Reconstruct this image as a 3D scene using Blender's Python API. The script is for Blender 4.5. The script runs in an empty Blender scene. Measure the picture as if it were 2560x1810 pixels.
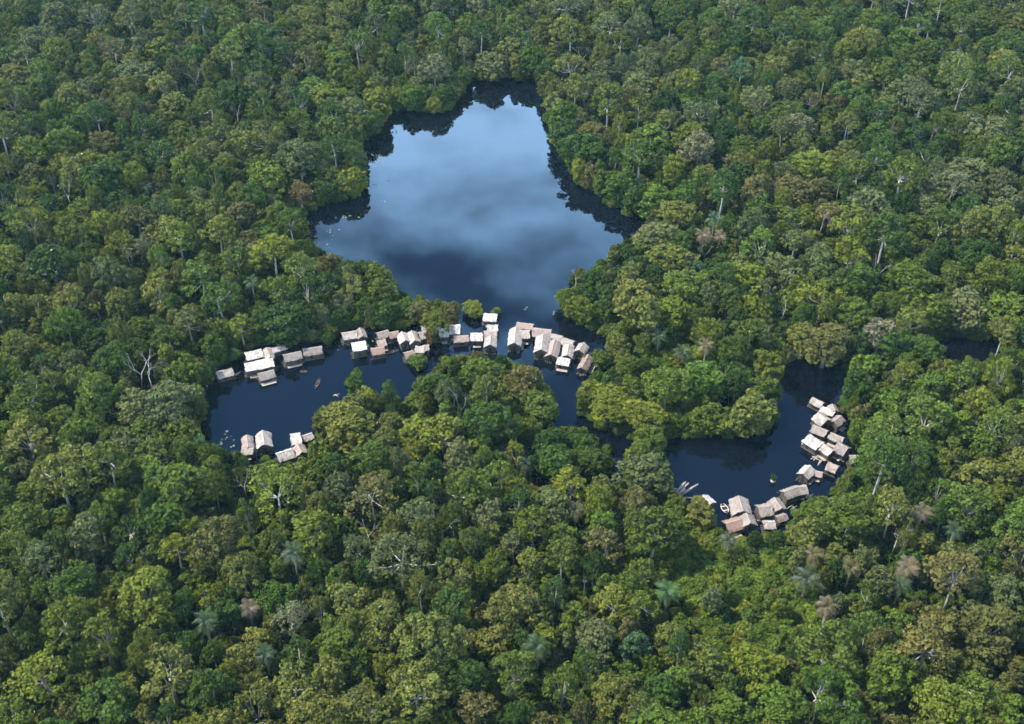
import bpy, math, random
import numpy as np
from mathutils import Vector, Matrix

# ------------------------------------------------------------------ camera, sky, sun, exposure
S = bpy.context.scene
COL = S.collection
CAM_H, PITCH, FPX = 240.0, math.radians(40.0), 3100.0      # metres, below horizontal, focal in photo pixels
PW, PH = 2560.0, 1810.0
SUN_EL, SUN_AZ = math.radians(54), math.radians(-78)         # azimuth from +Y (away from camera), negative = left
cd = bpy.data.cameras.new('camera'); cam = bpy.data.objects.new('camera', cd); COL.objects.link(cam)
cam.location = (0, 0, CAM_H); cam.rotation_euler = (math.pi / 2 - PITCH, 0, 0)
cd.sensor_width = 36.0; cd.lens = 36.0 * FPX / PW; cd.clip_start = 1.0; cd.clip_end = 12000.0
S.camera = cam
S.view_settings.view_transform = 'Standard'; S.view_settings.look = 'None'
S.view_settings.gamma = 1.0; S.view_settings.exposure = 1.1; S.view_settings.use_curve_mapping = False
S.render.engine = 'CYCLES'
S.cycles.use_denoising = True
S.cycles.max_bounces = 6; S.cycles.diffuse_bounces = 3; S.cycles.transmission_bounces = 3
S.cycles.volume_bounces = 0; S.cycles.transparent_max_bounces = 4
S.cycles.caustics_reflective = False; S.cycles.caustics_refractive = False

class NT:
    """small node helper"""
    def __init__(s, tree): s.t = tree; s.t.nodes.clear()
    def n(s, typ, **kw):
        nd = s.t.nodes.new(typ)
        for k, v in kw.items():
            if k.startswith('i_'):
                key = k[2:]; key = int(key) if key.isdigit() else key
                nd.inputs[key].default_value = v
            else: setattr(nd, k, v)
        return nd
    def l(s, a, b): s.t.links.new(a, b)
    def math(s, op, a, b=None, clamp=False):
        nd = s.t.nodes.new('ShaderNodeMath'); nd.operation = op; nd.use_clamp = clamp
        for i, v in enumerate((a, b)):
            if v is None: continue
            if isinstance(v, (int, float)): nd.inputs[i].default_value = v
            else: s.l(v, nd.inputs[i])
        return nd.outputs[0]
    def mix(s, f, a, b, mode='MIX'):
        nd = s.t.nodes.new('ShaderNodeMix'); nd.data_type = 'RGBA'; nd.blend_type = mode
        for i, v in ((0, f), (6, a), (7, b)):
            if isinstance(v, (int, float)): nd.inputs[i].default_value = v
            elif isinstance(v, tuple): nd.inputs[i].default_value = (v + (1,))[:4]
            else: s.l(v, nd.inputs[i])
        return nd.outputs[2]
    def ramp(s, f, stops):
        nd = s.t.nodes.new('ShaderNodeValToRGB'); e = nd.color_ramp.elements
        while len(e) < len(stops): e.new(0.5)
        for el, (p, c) in zip(e, stops):
            el.position = p; el.color = (c, c, c, 1) if isinstance(c, (int, float)) else (c + (1,))[:4]
        s.l(f, nd.inputs[0]); return nd.outputs[0]

W = bpy.data.worlds.new('World'); S.world = W; W.use_nodes = True
w = NT(W.node_tree)
sky = w.n('ShaderNodeTexSky', sky_type='NISHITA', sun_disc=False)
sky.sun_elevation = SUN_EL; sky.sun_rotation = SUN_AZ % (2 * math.pi)
sky.air_density = 1.0; sky.dust_density = 0.2; sky.ozone_density = 2.0
tc = w.n('ShaderNodeTexCoord'); sep = w.n('ShaderNodeSeparateXYZ'); w.l(tc.outputs['Generated'], sep.inputs[0])
zz = w.math('MAXIMUM', sep.outputs[2], 0.06)
cmb = w.n('ShaderNodeCombineXYZ'); w.l(w.math('DIVIDE', sep.outputs[0], zz), cmb.inputs[0]); w.l(w.math('DIVIDE', sep.outputs[1], zz), cmb.inputs[1])
cmap = w.n('ShaderNodeMapping'); w.l(cmb.outputs[0], cmap.inputs[0]); cmap.inputs['Location'].default_value = (2.1, 0.45, 0)
nz = w.n('ShaderNodeTexNoise', i_Scale=4.5, i_Detail=6.0, i_Roughness=0.58); w.l(cmap.outputs[0], nz.inputs['Vector'])
nz2 = w.n('ShaderNodeTexNoise', i_Scale=1.5, i_Detail=2.0); w.l(cmap.outputs[0], nz2.inputs['Vector'])
cov = w.math('ADD', w.math('MULTIPLY', nz.outputs[0], 0.34), w.math('MULTIPLY', nz2.outputs[0], 0.30))
cov = w.math('ADD', cov, w.math('MULTIPLY', w.math('DIVIDE', 1.0, zz), 0.34))   # a layer looks thicker the lower one looks through it
cl = w.ramp(cov, [(0.88, 0.0), (1.25, 0.85)])
skc = w.mix(cl, sky.outputs[0], (29.0, 37.0, 49.0))
bg = w.n('ShaderNodeBackground', i_Strength=0.06); w.l(skc, bg.inputs[0])
wo = w.n('ShaderNodeOutputWorld'); w.l(bg.outputs[0], wo.inputs[0])

sd = bpy.data.lights.new('sun', 'SUN'); sun = bpy.data.objects.new('sun', sd); COL.objects.link(sun)
sd.energy = 5.0; sd.angle = math.radians(2.5); sd.color = (1.0, 0.95, 0.86)
sdir = Vector((math.sin(SUN_AZ) * math.cos(SUN_EL), math.cos(SUN_AZ) * math.cos(SUN_EL), math.sin(SUN_EL)))
sun.rotation_euler = sdir.to_track_quat('Z', 'Y').to_euler(); sun.location = sdir * 900

# ------------------------------------------------------------------ geometry of the view: photo point <-> place
CP, SP = math.cos(PITCH), math.sin(PITCH)
K = 2560.0 / 2296.0
def at(x, y, z=0.0):
    dx, dv = (x - PW / 2) / FPX, -(y - PH / 2) / FPX
    d = (dx, CP + dv * SP, -SP + dv * CP)
    t = (z - CAM_H) / d[2]
    return Vector((d[0] * t, d[1] * t, z))
def proj(X, Y, Z):
    dz = Z - CAM_H
    dep = Y * CP - dz * SP; up = Y * SP + dz * CP
    return PW / 2 + FPX * X / dep, PH / 2 - FPX * up / dep

rng = random.Random(7)
nrg = np.random.default_rng(11)

# ------------------------------------------------------------------ object helpers
def link(o, parent=None):
    COL.objects.link(o); o.parent = parent; return o
def tag(o, label=None, cat=None, group=None, kind=None):
    if label: o['label'] = label
    if cat: o['category'] = cat
    if group: o['group'] = group
    if kind: o['kind'] = kind
    return o
def empty(name, loc, rz=0.0, sc=1.0):
    o = bpy.data.objects.new(name, None); o.empty_display_size = 0.3
    o.location = loc; o.rotation_euler = (0, 0, rz); o.scale = (sc, sc, sc) if not isinstance(sc, tuple) else sc
    return link(o)
def mobj(name, me, parent=None):
    return link(bpy.data.objects.new(name, me), parent)
class MB:
    """collects faces into one mesh"""
    def __init__(s): s.v = []; s.f = []; s.a = []
    def add(s, vs, fs, a=0.5):
        b = len(s.v); s.v += [tuple(p) for p in vs]; s.f += [tuple(i + b for i in f) for f in fs]; s.a += [a] * len(fs)
    def box(s, c, d, rz=0.0, a=0.5):
        cx, cy, cz = c; x, y, z = (q / 2 for q in d); cr, sr = math.cos(rz), math.sin(rz)
        vs = [(cx + i * x * cr - j * y * sr, cy + i * x * sr + j * y * cr, cz + k * z) for k in (-1, 1) for j in (-1, 1) for i in (-1, 1)]
        s.add(vs, [(0, 2, 3, 1), (4, 5, 7, 6), (0, 1, 5, 4), (2, 6, 7, 3), (0, 4, 6, 2), (1, 3, 7, 5)], a)
    def tube(s, pts, rad, n=6, a=0.5, cap=True):
        pts = [Vector(p) for p in pts]; rings = []
        for i, p in enumerate(pts):
            d = (pts[min(i + 1, len(pts) - 1)] - pts[max(i - 1, 0)]).normalized()
            u = d.cross(Vector((0.31, 0.17, 0.93)))
            if u.length < 1e-3: u = d.cross(Vector((1, 0, 0)))
            u.normalize(); v = d.cross(u); r = rad[i] if isinstance(rad, (list, tuple)) else rad
            rings.append([p + (u * math.cos(2 * math.pi * k / n) + v * math.sin(2 * math.pi * k / n)) * r for k in range(n)])
        vs = [q for r in rings for q in r]
        fs = [(i * n + k, i * n + (k + 1) % n, (i + 1) * n + (k + 1) % n, (i + 1) * n + k) for i in range(len(pts) - 1) for k in range(n)]
        if cap: fs += [tuple(range(n - 1, -1, -1)), tuple(range((len(pts) - 1) * n, len(pts) * n))]
        s.add(vs, fs, a)
    def mesh(s, name, mat, smooth=False):
        me = bpy.data.meshes.new(name); me.from_pydata(s.v, [], s.f); me.update()
        if mat: me.materials.append(mat)
        at_ = me.attributes.new('tone', 'FLOAT', 'FACE'); at_.data.foreach_set('value', s.a)
        if smooth: me.polygons.foreach_set('use_smooth', [True] * len(me.polygons))
        return me

# ------------------------------------------------------------------ materials
def newmat(name):
    m = bpy.data.materials.new(name); m.use_nodes = True
    return m, NT(m.node_tree)
def leaf_material(name, transl=0.2):
    m, t = newmat(name)
    tint = t.n('ShaderNodeAttribute', attribute_type='INSTANCER', attribute_name='tint')
    tone = t.n('ShaderNodeAttribute', attribute_type='GEOMETRY', attribute_name='tone')
    oi = t.n('ShaderNodeObjectInfo')
    k = t.math('ADD', t.math('MULTIPLY', tone.outputs['Fac'], 0.95), 0.50)
    k = t.math('MULTIPLY', k, t.math('ADD', t.math('MULTIPLY', oi.outputs['Random'], 0.3), 0.85))
    kc = t.n('ShaderNodeCombineXYZ')
    for i, e in enumerate((1.12, 1.0, 0.85)): t.l(t.math('POWER', k, e), kc.inputs[i])
    c = t.mix(1.0, tint.outputs['Color'], kc.outputs[0], 'MULTIPLY')
    d = t.n('ShaderNodeBsdfDiffuse'); t.l(c, d.inputs[0])
    tr = t.n('ShaderNodeBsdfTranslucent'); t.l(t.mix(1.0, c, (1.15, 1.25, 0.6), 'MULTIPLY'), tr.inputs[0])
    mx = t.n('ShaderNodeMixShader', i_0=transl); t.l(d.outputs[0], mx.inputs[1]); t.l(tr.outputs[0], mx.inputs[2])
    gl = t.n('ShaderNodeBsdfGlossy', i_Roughness=0.45); gl.inputs[0].default_value = (1, 1, 1, 1)
    fr = t.n('ShaderNodeFresnel', i_IOR=1.3)
    mg = t.n('ShaderNodeMixShader'); t.l(t.math('MULTIPLY', fr.outputs[0], 0.15), mg.inputs[0])
    t.l(mx.outputs[0], mg.inputs[1]); t.l(gl.outputs[0], mg.inputs[2])
    o = t.n('ShaderNodeOutputMaterial'); t.l(mg.outputs[0], o.inputs[0]); return m
LEAF = leaf_material('foliage')
def noise_mat(name, c1, c2, scale=3.0, rough=0.9, detail=6.0, bump=0.0, stretch=(1, 1, 1)):
    m, t = newmat(name)
    tcx = t.n('ShaderNodeTexCoord'); mp = t.n('ShaderNodeMapping'); t.l(tcx.outputs['Object'], mp.inputs[0]); mp.inputs['Scale'].default_value = stretch
    nzx = t.n('ShaderNodeTexNoise', i_Scale=scale, i_Detail=detail, i_Roughness=0.65); t.l(mp.outputs[0], nzx.inputs['Vector'])
    c = t.mix(t.ramp(nzx.outputs[0], [(0.3, 0.0), (0.7, 1.0)]), c1, c2)
    b = t.n('ShaderNodeBsdfPrincipled', i_Roughness=rough); t.l(c, b.inputs['Base Color'])
    if bump:
        bp = t.n('ShaderNodeBump', i_Strength=bump, i_Distance=0.1); t.l(nzx.outputs[0], bp.inputs['Height']); t.l(bp.outputs[0], b.inputs['Normal'])
    o = t.n('ShaderNodeOutputMaterial'); t.l(b.outputs[0], o.inputs[0]); return m
BARK = noise_mat('pale_bark', (0.16, 0.14, 0.11), (0.36, 0.33, 0.28), 1.2)
DEADWOOD = noise_mat('bleached_wood', (0.28, 0.255, 0.22), (0.5, 0.47, 0.42), 1.5)
SOIL = noise_mat('forest_floor', (0.012, 0.016, 0.006), (0.035, 0.04, 0.014), 0.15)
WALLM = noise_mat('weathered_planks', (0.035, 0.026, 0.02), (0.1, 0.078, 0.062), 1.2, stretch=(6, 6, 0.6))
RAFTM = noise_mat('wet_logs', (0.035, 0.026, 0.02), (0.11, 0.085, 0.065), 2.0)
DOORM = noise_mat('dark_doorway', (0.008, 0.007, 0.006), (0.02, 0.016, 0.013), 2.0)  # shade of open doorways put into the colour; canoe interiors share it
POLEM = noise_mat('grey_poles', (0.2, 0.17, 0.14), (0.42, 0.36, 0.31), 2.0)
CANOEM = noise_mat('dugout_wood', (0.1, 0.055, 0.04), (0.24, 0.15, 0.11), 2.5)
TIMBERM = noise_mat('cut_timber', (0.3, 0.22, 0.19), (0.55, 0.44, 0.4), 2.5)
PALEM = noise_mat('bleached_planks', (0.42, 0.38, 0.35), (0.62, 0.58, 0.54), 2.5)
def roof_material():
    m, t = newmat('weathered_thatch')
    tint = t.n('ShaderNodeAttribute', attribute_type='OBJECT', attribute_name='tint')
    rust = t.n('ShaderNodeAttribute', attribute_type='OBJECT', attribute_name='rust')
    oi = t.n('ShaderNodeObjectInfo'); tcx = t.n('ShaderNodeTexCoord')
    va = t.n('ShaderNodeVectorMath', operation='ADD'); t.l(tcx.outputs['Object'], va.inputs[0])
    t.l(t.math('MULTIPLY', oi.outputs['Random'], 90.0), va.inputs[1])
    n1 = t.n('ShaderNodeTexNoise', i_Scale=0.75, i_Detail=4.0, i_Roughness=0.6); t.l(va.outputs[0], n1.inputs['Vector'])
    mp = t.n('ShaderNodeMapping'); t.l(va.outputs[0], mp.inputs[0]); mp.inputs['Scale'].default_value = (7, 1.1, 1.1)
    n2 = t.n('ShaderNodeTexNoise', i_Scale=1.0, i_Detail=5.0, i_Roughness=0.7); t.l(mp.outputs[0], n2.inputs['Vector'])
    k = t.ramp(n1.outputs[0], [(0.34, 0.5), (0.58, 1.02)]); k2 = t.ramp(n2.outputs[0], [(0.34, 0.55), (0.6, 1.08)])
    c = t.mix(1.0, t.mix(1.0, tint.outputs['Color'], k, 'MULTIPLY'), k2, 'MULTIPLY')
    n3 = t.n('ShaderNodeTexNoise', i_Scale=0.55, i_Detail=3.0); t.l(mp.outputs[0], n3.inputs['Vector'])
    rf = t.math('MULTIPLY', t.math('GREATER_THAN', t.math('ADD', n1.outputs[0], t.math('MULTIPLY', rust.outputs['Fac'], 0.35)), 0.62), t.math('MULTIPLY', rust.outputs['Fac'], 1.0), clamp=True)
    st = t.ramp(n3.outputs[0], [(0.46, 0.0), (0.66, 0.75)])
    c = t.mix(st, c, (0.17, 0.135, 0.11))
    c = t.mix(rf, c, (0.2, 0.115, 0.085))
    b = t.n('ShaderNodeBsdfPrincipled', i_Roughness=0.85); t.l(c, b.inputs['Base Color'])
    bp = t.n('ShaderNodeBump', i_Strength=0.5, i_Distance=0.08); t.l(n2.outputs[0], bp.inputs['Height']); t.l(bp.outputs[0], b.inputs['Normal'])
    o = t.n('ShaderNodeOutputMaterial'); t.l(b.outputs[0], o.inputs[0]); return m
ROOFM = roof_material()
def water_material():
    m, t = newmat('black_water')
    tcx = t.n('ShaderNodeTexCoord')
    n1 = t.n('ShaderNodeTexNoise', i_Scale=0.35, i_Detail=3.0); t.l(tcx.outputs['Object'], n1.inputs['Vector'])
    bp = t.n('ShaderNodeBump', i_Strength=0.02, i_Distance=0.05); t.l(n1.outputs[0], bp.inputs['Height'])
    b = t.n('ShaderNodeBsdfPrincipled', i_Roughness=0.03, i_IOR=1.8)
    b.inputs['Base Color'].default_value = (0.002, 0.003, 0.006, 1); b.inputs['Specular Tint'].default_value = (0.30, 0.70, 1.0, 1)
    t.l(bp.outputs[0], b.inputs['Normal'])
    o = t.n('ShaderNodeOutputMaterial'); t.l(b.outputs[0], o.inputs[0]); return m
WATERM = water_material()

# ------------------------------------------------------------------ shorelines (as seen in the photograph, brought down to the water plane)
LAKE = [(1050,178),(1090,183),(1130,178),(1175,184),(1212,176),(1214,200),(1212,230),(1222,290),(1240,330),(1265,360),(1275,395),(1310,425),(1340,448),(1375,470),(1400,486),(1455,495),
 (1440,515),(1400,535),(1367,555),(1360,580),(1320,590),(1290,608),(1262,642),(1250,675),(1258,702),(1275,722),(1310,736),(1335,745),(1352,765),(1368,792),(1330,785),(1322,820),(1335,842),(1302,850),(1290,880),(1289,905),(1300,940),(1345,972),(1385,982),(1420,988),
 (1412,1004),(1396,1012),(1390,1040),(1386,1064),(1377,1062),(1381,1022),(1372,1000),(1345,985),(1318,972),(1296,955),(1258,950),(1257,925),(1240,890),(1232,850),(1212,830),(1190,817),(1150,802),(1100,795),(1050,788),(1012,789),(985,802),(977,832),(935,842),(915,862),(912,892),(893,884),(880,880),(876,850),(866,852),(858,890),(846,884),(832,865),(815,848),(795,832),(770,852),(772,890),(740,902),(706,925),(703,962),(690,978),
 (705,975),(690,1010),(640,1030),(600,1015),(560,1010),(520,1008),(482,1000),(457,975),(460,930),(476,902),(465,872),(480,856),(486,838),(530,824),(546,796),(600,785),(640,772),(655,782),(730,776),(745,782),(765,758),(800,738),(820,742),(850,740),(900,742),(940,735),(960,724),(1000,725),(1028,720),(1026,700),(1018,676),(985,668),(950,665),
 (890,640),(870,602),(835,582),(790,581),(740,570),(702,542),(690,512),(690,490),(720,464),(770,455),(802,444),(828,414),(828,372),(816,325),(840,305),(862,290),(875,253),(905,248),(960,259),(1000,254),(1040,224),(1049,200)]
LAGOON = [(1765,815),(1800,808),(1850,812),(1890,800),(1893,850),(1872,895),(1880,905),(1892,940),(1902,985),(1935,1025),(1920,1040),(1880,1062),(1862,1080),(1840,1105),(1810,1118),(1775,1150),(1750,1185),(1700,1188),(1640,1188),(1618,1172),(1600,1160),(1596,1128),(1560,1112),(1515,1098),(1500,1090),(1515,1082),(1512,1048),(1490,1020),(1487,998),(1540,986),(1605,978),(1625,990),(1655,988),(1700,975),(1747,958),(1753,930),(1743,890),(1750,865)]
POND = [(2098,768),(2130,760),(2191,766),(2240,770),(2240,792),(2191,790),(2150,795),(2125,800),(2105,790)]
CREEK = [(1585,845),(1600,850),(1625,885),(1640,890),(1632,915),(1612,925),(1605,950),(1598,950),(1602,915),(1615,890)]
POLYS = [[(x * K, y * K) for x, y in P] for P in (LAKE, LAGOON, POND, CREEK)]
MS = 4                                              # raster step in photo pixels
OX, OY = -400, -300
MW, MH = int((PW + 800) / MS), int((PH + 600) / MS)
gx, gy = np.meshgrid(OX + (np.arange(MW) + 0.5) * MS, OY + (np.arange(MH) + 0.5) * MS)
def inside(poly, px, py):
    r = np.zeros(px.shape, bool); n = len(poly)
    for i in range(n):
        x0, y0 = poly[i]; x1, y1 = poly[(i + 1) % n]
        if y0 == y1: continue
        c = (y0 > py) != (y1 > py)
        r ^= c & (px < (x1 - x0) * (py - y0) / (y1 - y0) + x0)
    return r
WATER = np.zeros((MH, MW), bool)
for P in POLYS: WATER |= inside(P, gx, gy)
KEEP = WATER.copy()                                 # where no crown may reach (open water, visible roofs)
def look(mask, px, py):
    ix = ((np.asarray(px) - OX) / MS).astype(int); iy = ((np.asarray(py) - OY) / MS).astype(int)
    ok = (ix >= 0) & (ix < MW) & (iy >= 0) & (iy < MH)
    return mask[np.clip(iy, 0, MH - 1), np.clip(ix, 0, MW - 1)] & ok

# the water runs on a little way under the overhanging bank trees
FLOOD = WATER.copy()
for d in range(1, 13):
    FLOOD[d:] |= WATER[:-d]
for d in range(1, 4):
    FLOOD[:, d:] |= WATER[:, :-d]; FLOOD[:, :-d] |= WATER[:, d:]
# ground: one sheet, dipping below the water where the lake lies
def axis(lo, hi, step, far):
    return np.array([-far, -far * .6] + list(np.arange(lo, hi + .1, step)) + [far * .6, far]) if lo < 0 else np.array([-200.0, 20.0] + list(np.arange(lo, hi + .1, step)) + [hi + 120, hi + 500, far])
xs, ys = axis(-330, 330, 2.2, 1500.0), axis(95, 720, 2.2, 1700.0)
GX, GY = np.meshgrid(xs, ys)
depth = GY * CP + CAM_H * SP
ppx, ppy = proj(GX, GY, np.zeros_like(GX))
wm = (look(FLOOD, ppx, ppy) & (depth > 10)).astype(float)
sm = wm.copy()
for _ in range(2):
    q = np.pad(sm, 1, mode='edge'); sm = (q[:-2, 1:-1] + q[2:, 1:-1] + q[1:-1, :-2] + q[1:-1, 2:] + 2 * q[1:-1, 1:-1]) / 6
GZ = 0.55 - 2.4 * sm + 0.15 * np.sin(GX * .31) * np.cos(GY * .27)
nv, nh = len(ys), len(xs)
idx = np.arange(nv * nh).reshape(nv, nh)
quads = np.stack([idx[:-1, :-1], idx[:-1, 1:], idx[1:, 1:], idx[1:, :-1]], -1).reshape(-1, 4)
me = bpy.data.meshes.new('ground')
me.from_pydata(np.stack([GX, GY, GZ], -1).reshape(-1, 3).tolist(), [], quads.tolist()); me.materials.append(SOIL)
me.polygons.foreach_set('use_smooth', [True] * len(me.polygons))
tag(mobj('ground', me), 'dark forest floor under the trees and around the lake', 'ground', kind='structure')
wmb = MB(); wmb.add([(-300, 110, 0), (300, 110, 0), (420, 700, 0), (-420, 700, 0)], [(0, 1, 2, 3)])
tag(mobj('lake_water', wmb.mesh('lake_water', WATERM)), 'still dark blue lake and lagoon water mirroring the clouds', 'water', kind='structure')
def on_water(x, y):
    a, b = proj(x, y, 0.0); return bool(look(WATER, a, b))

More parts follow.
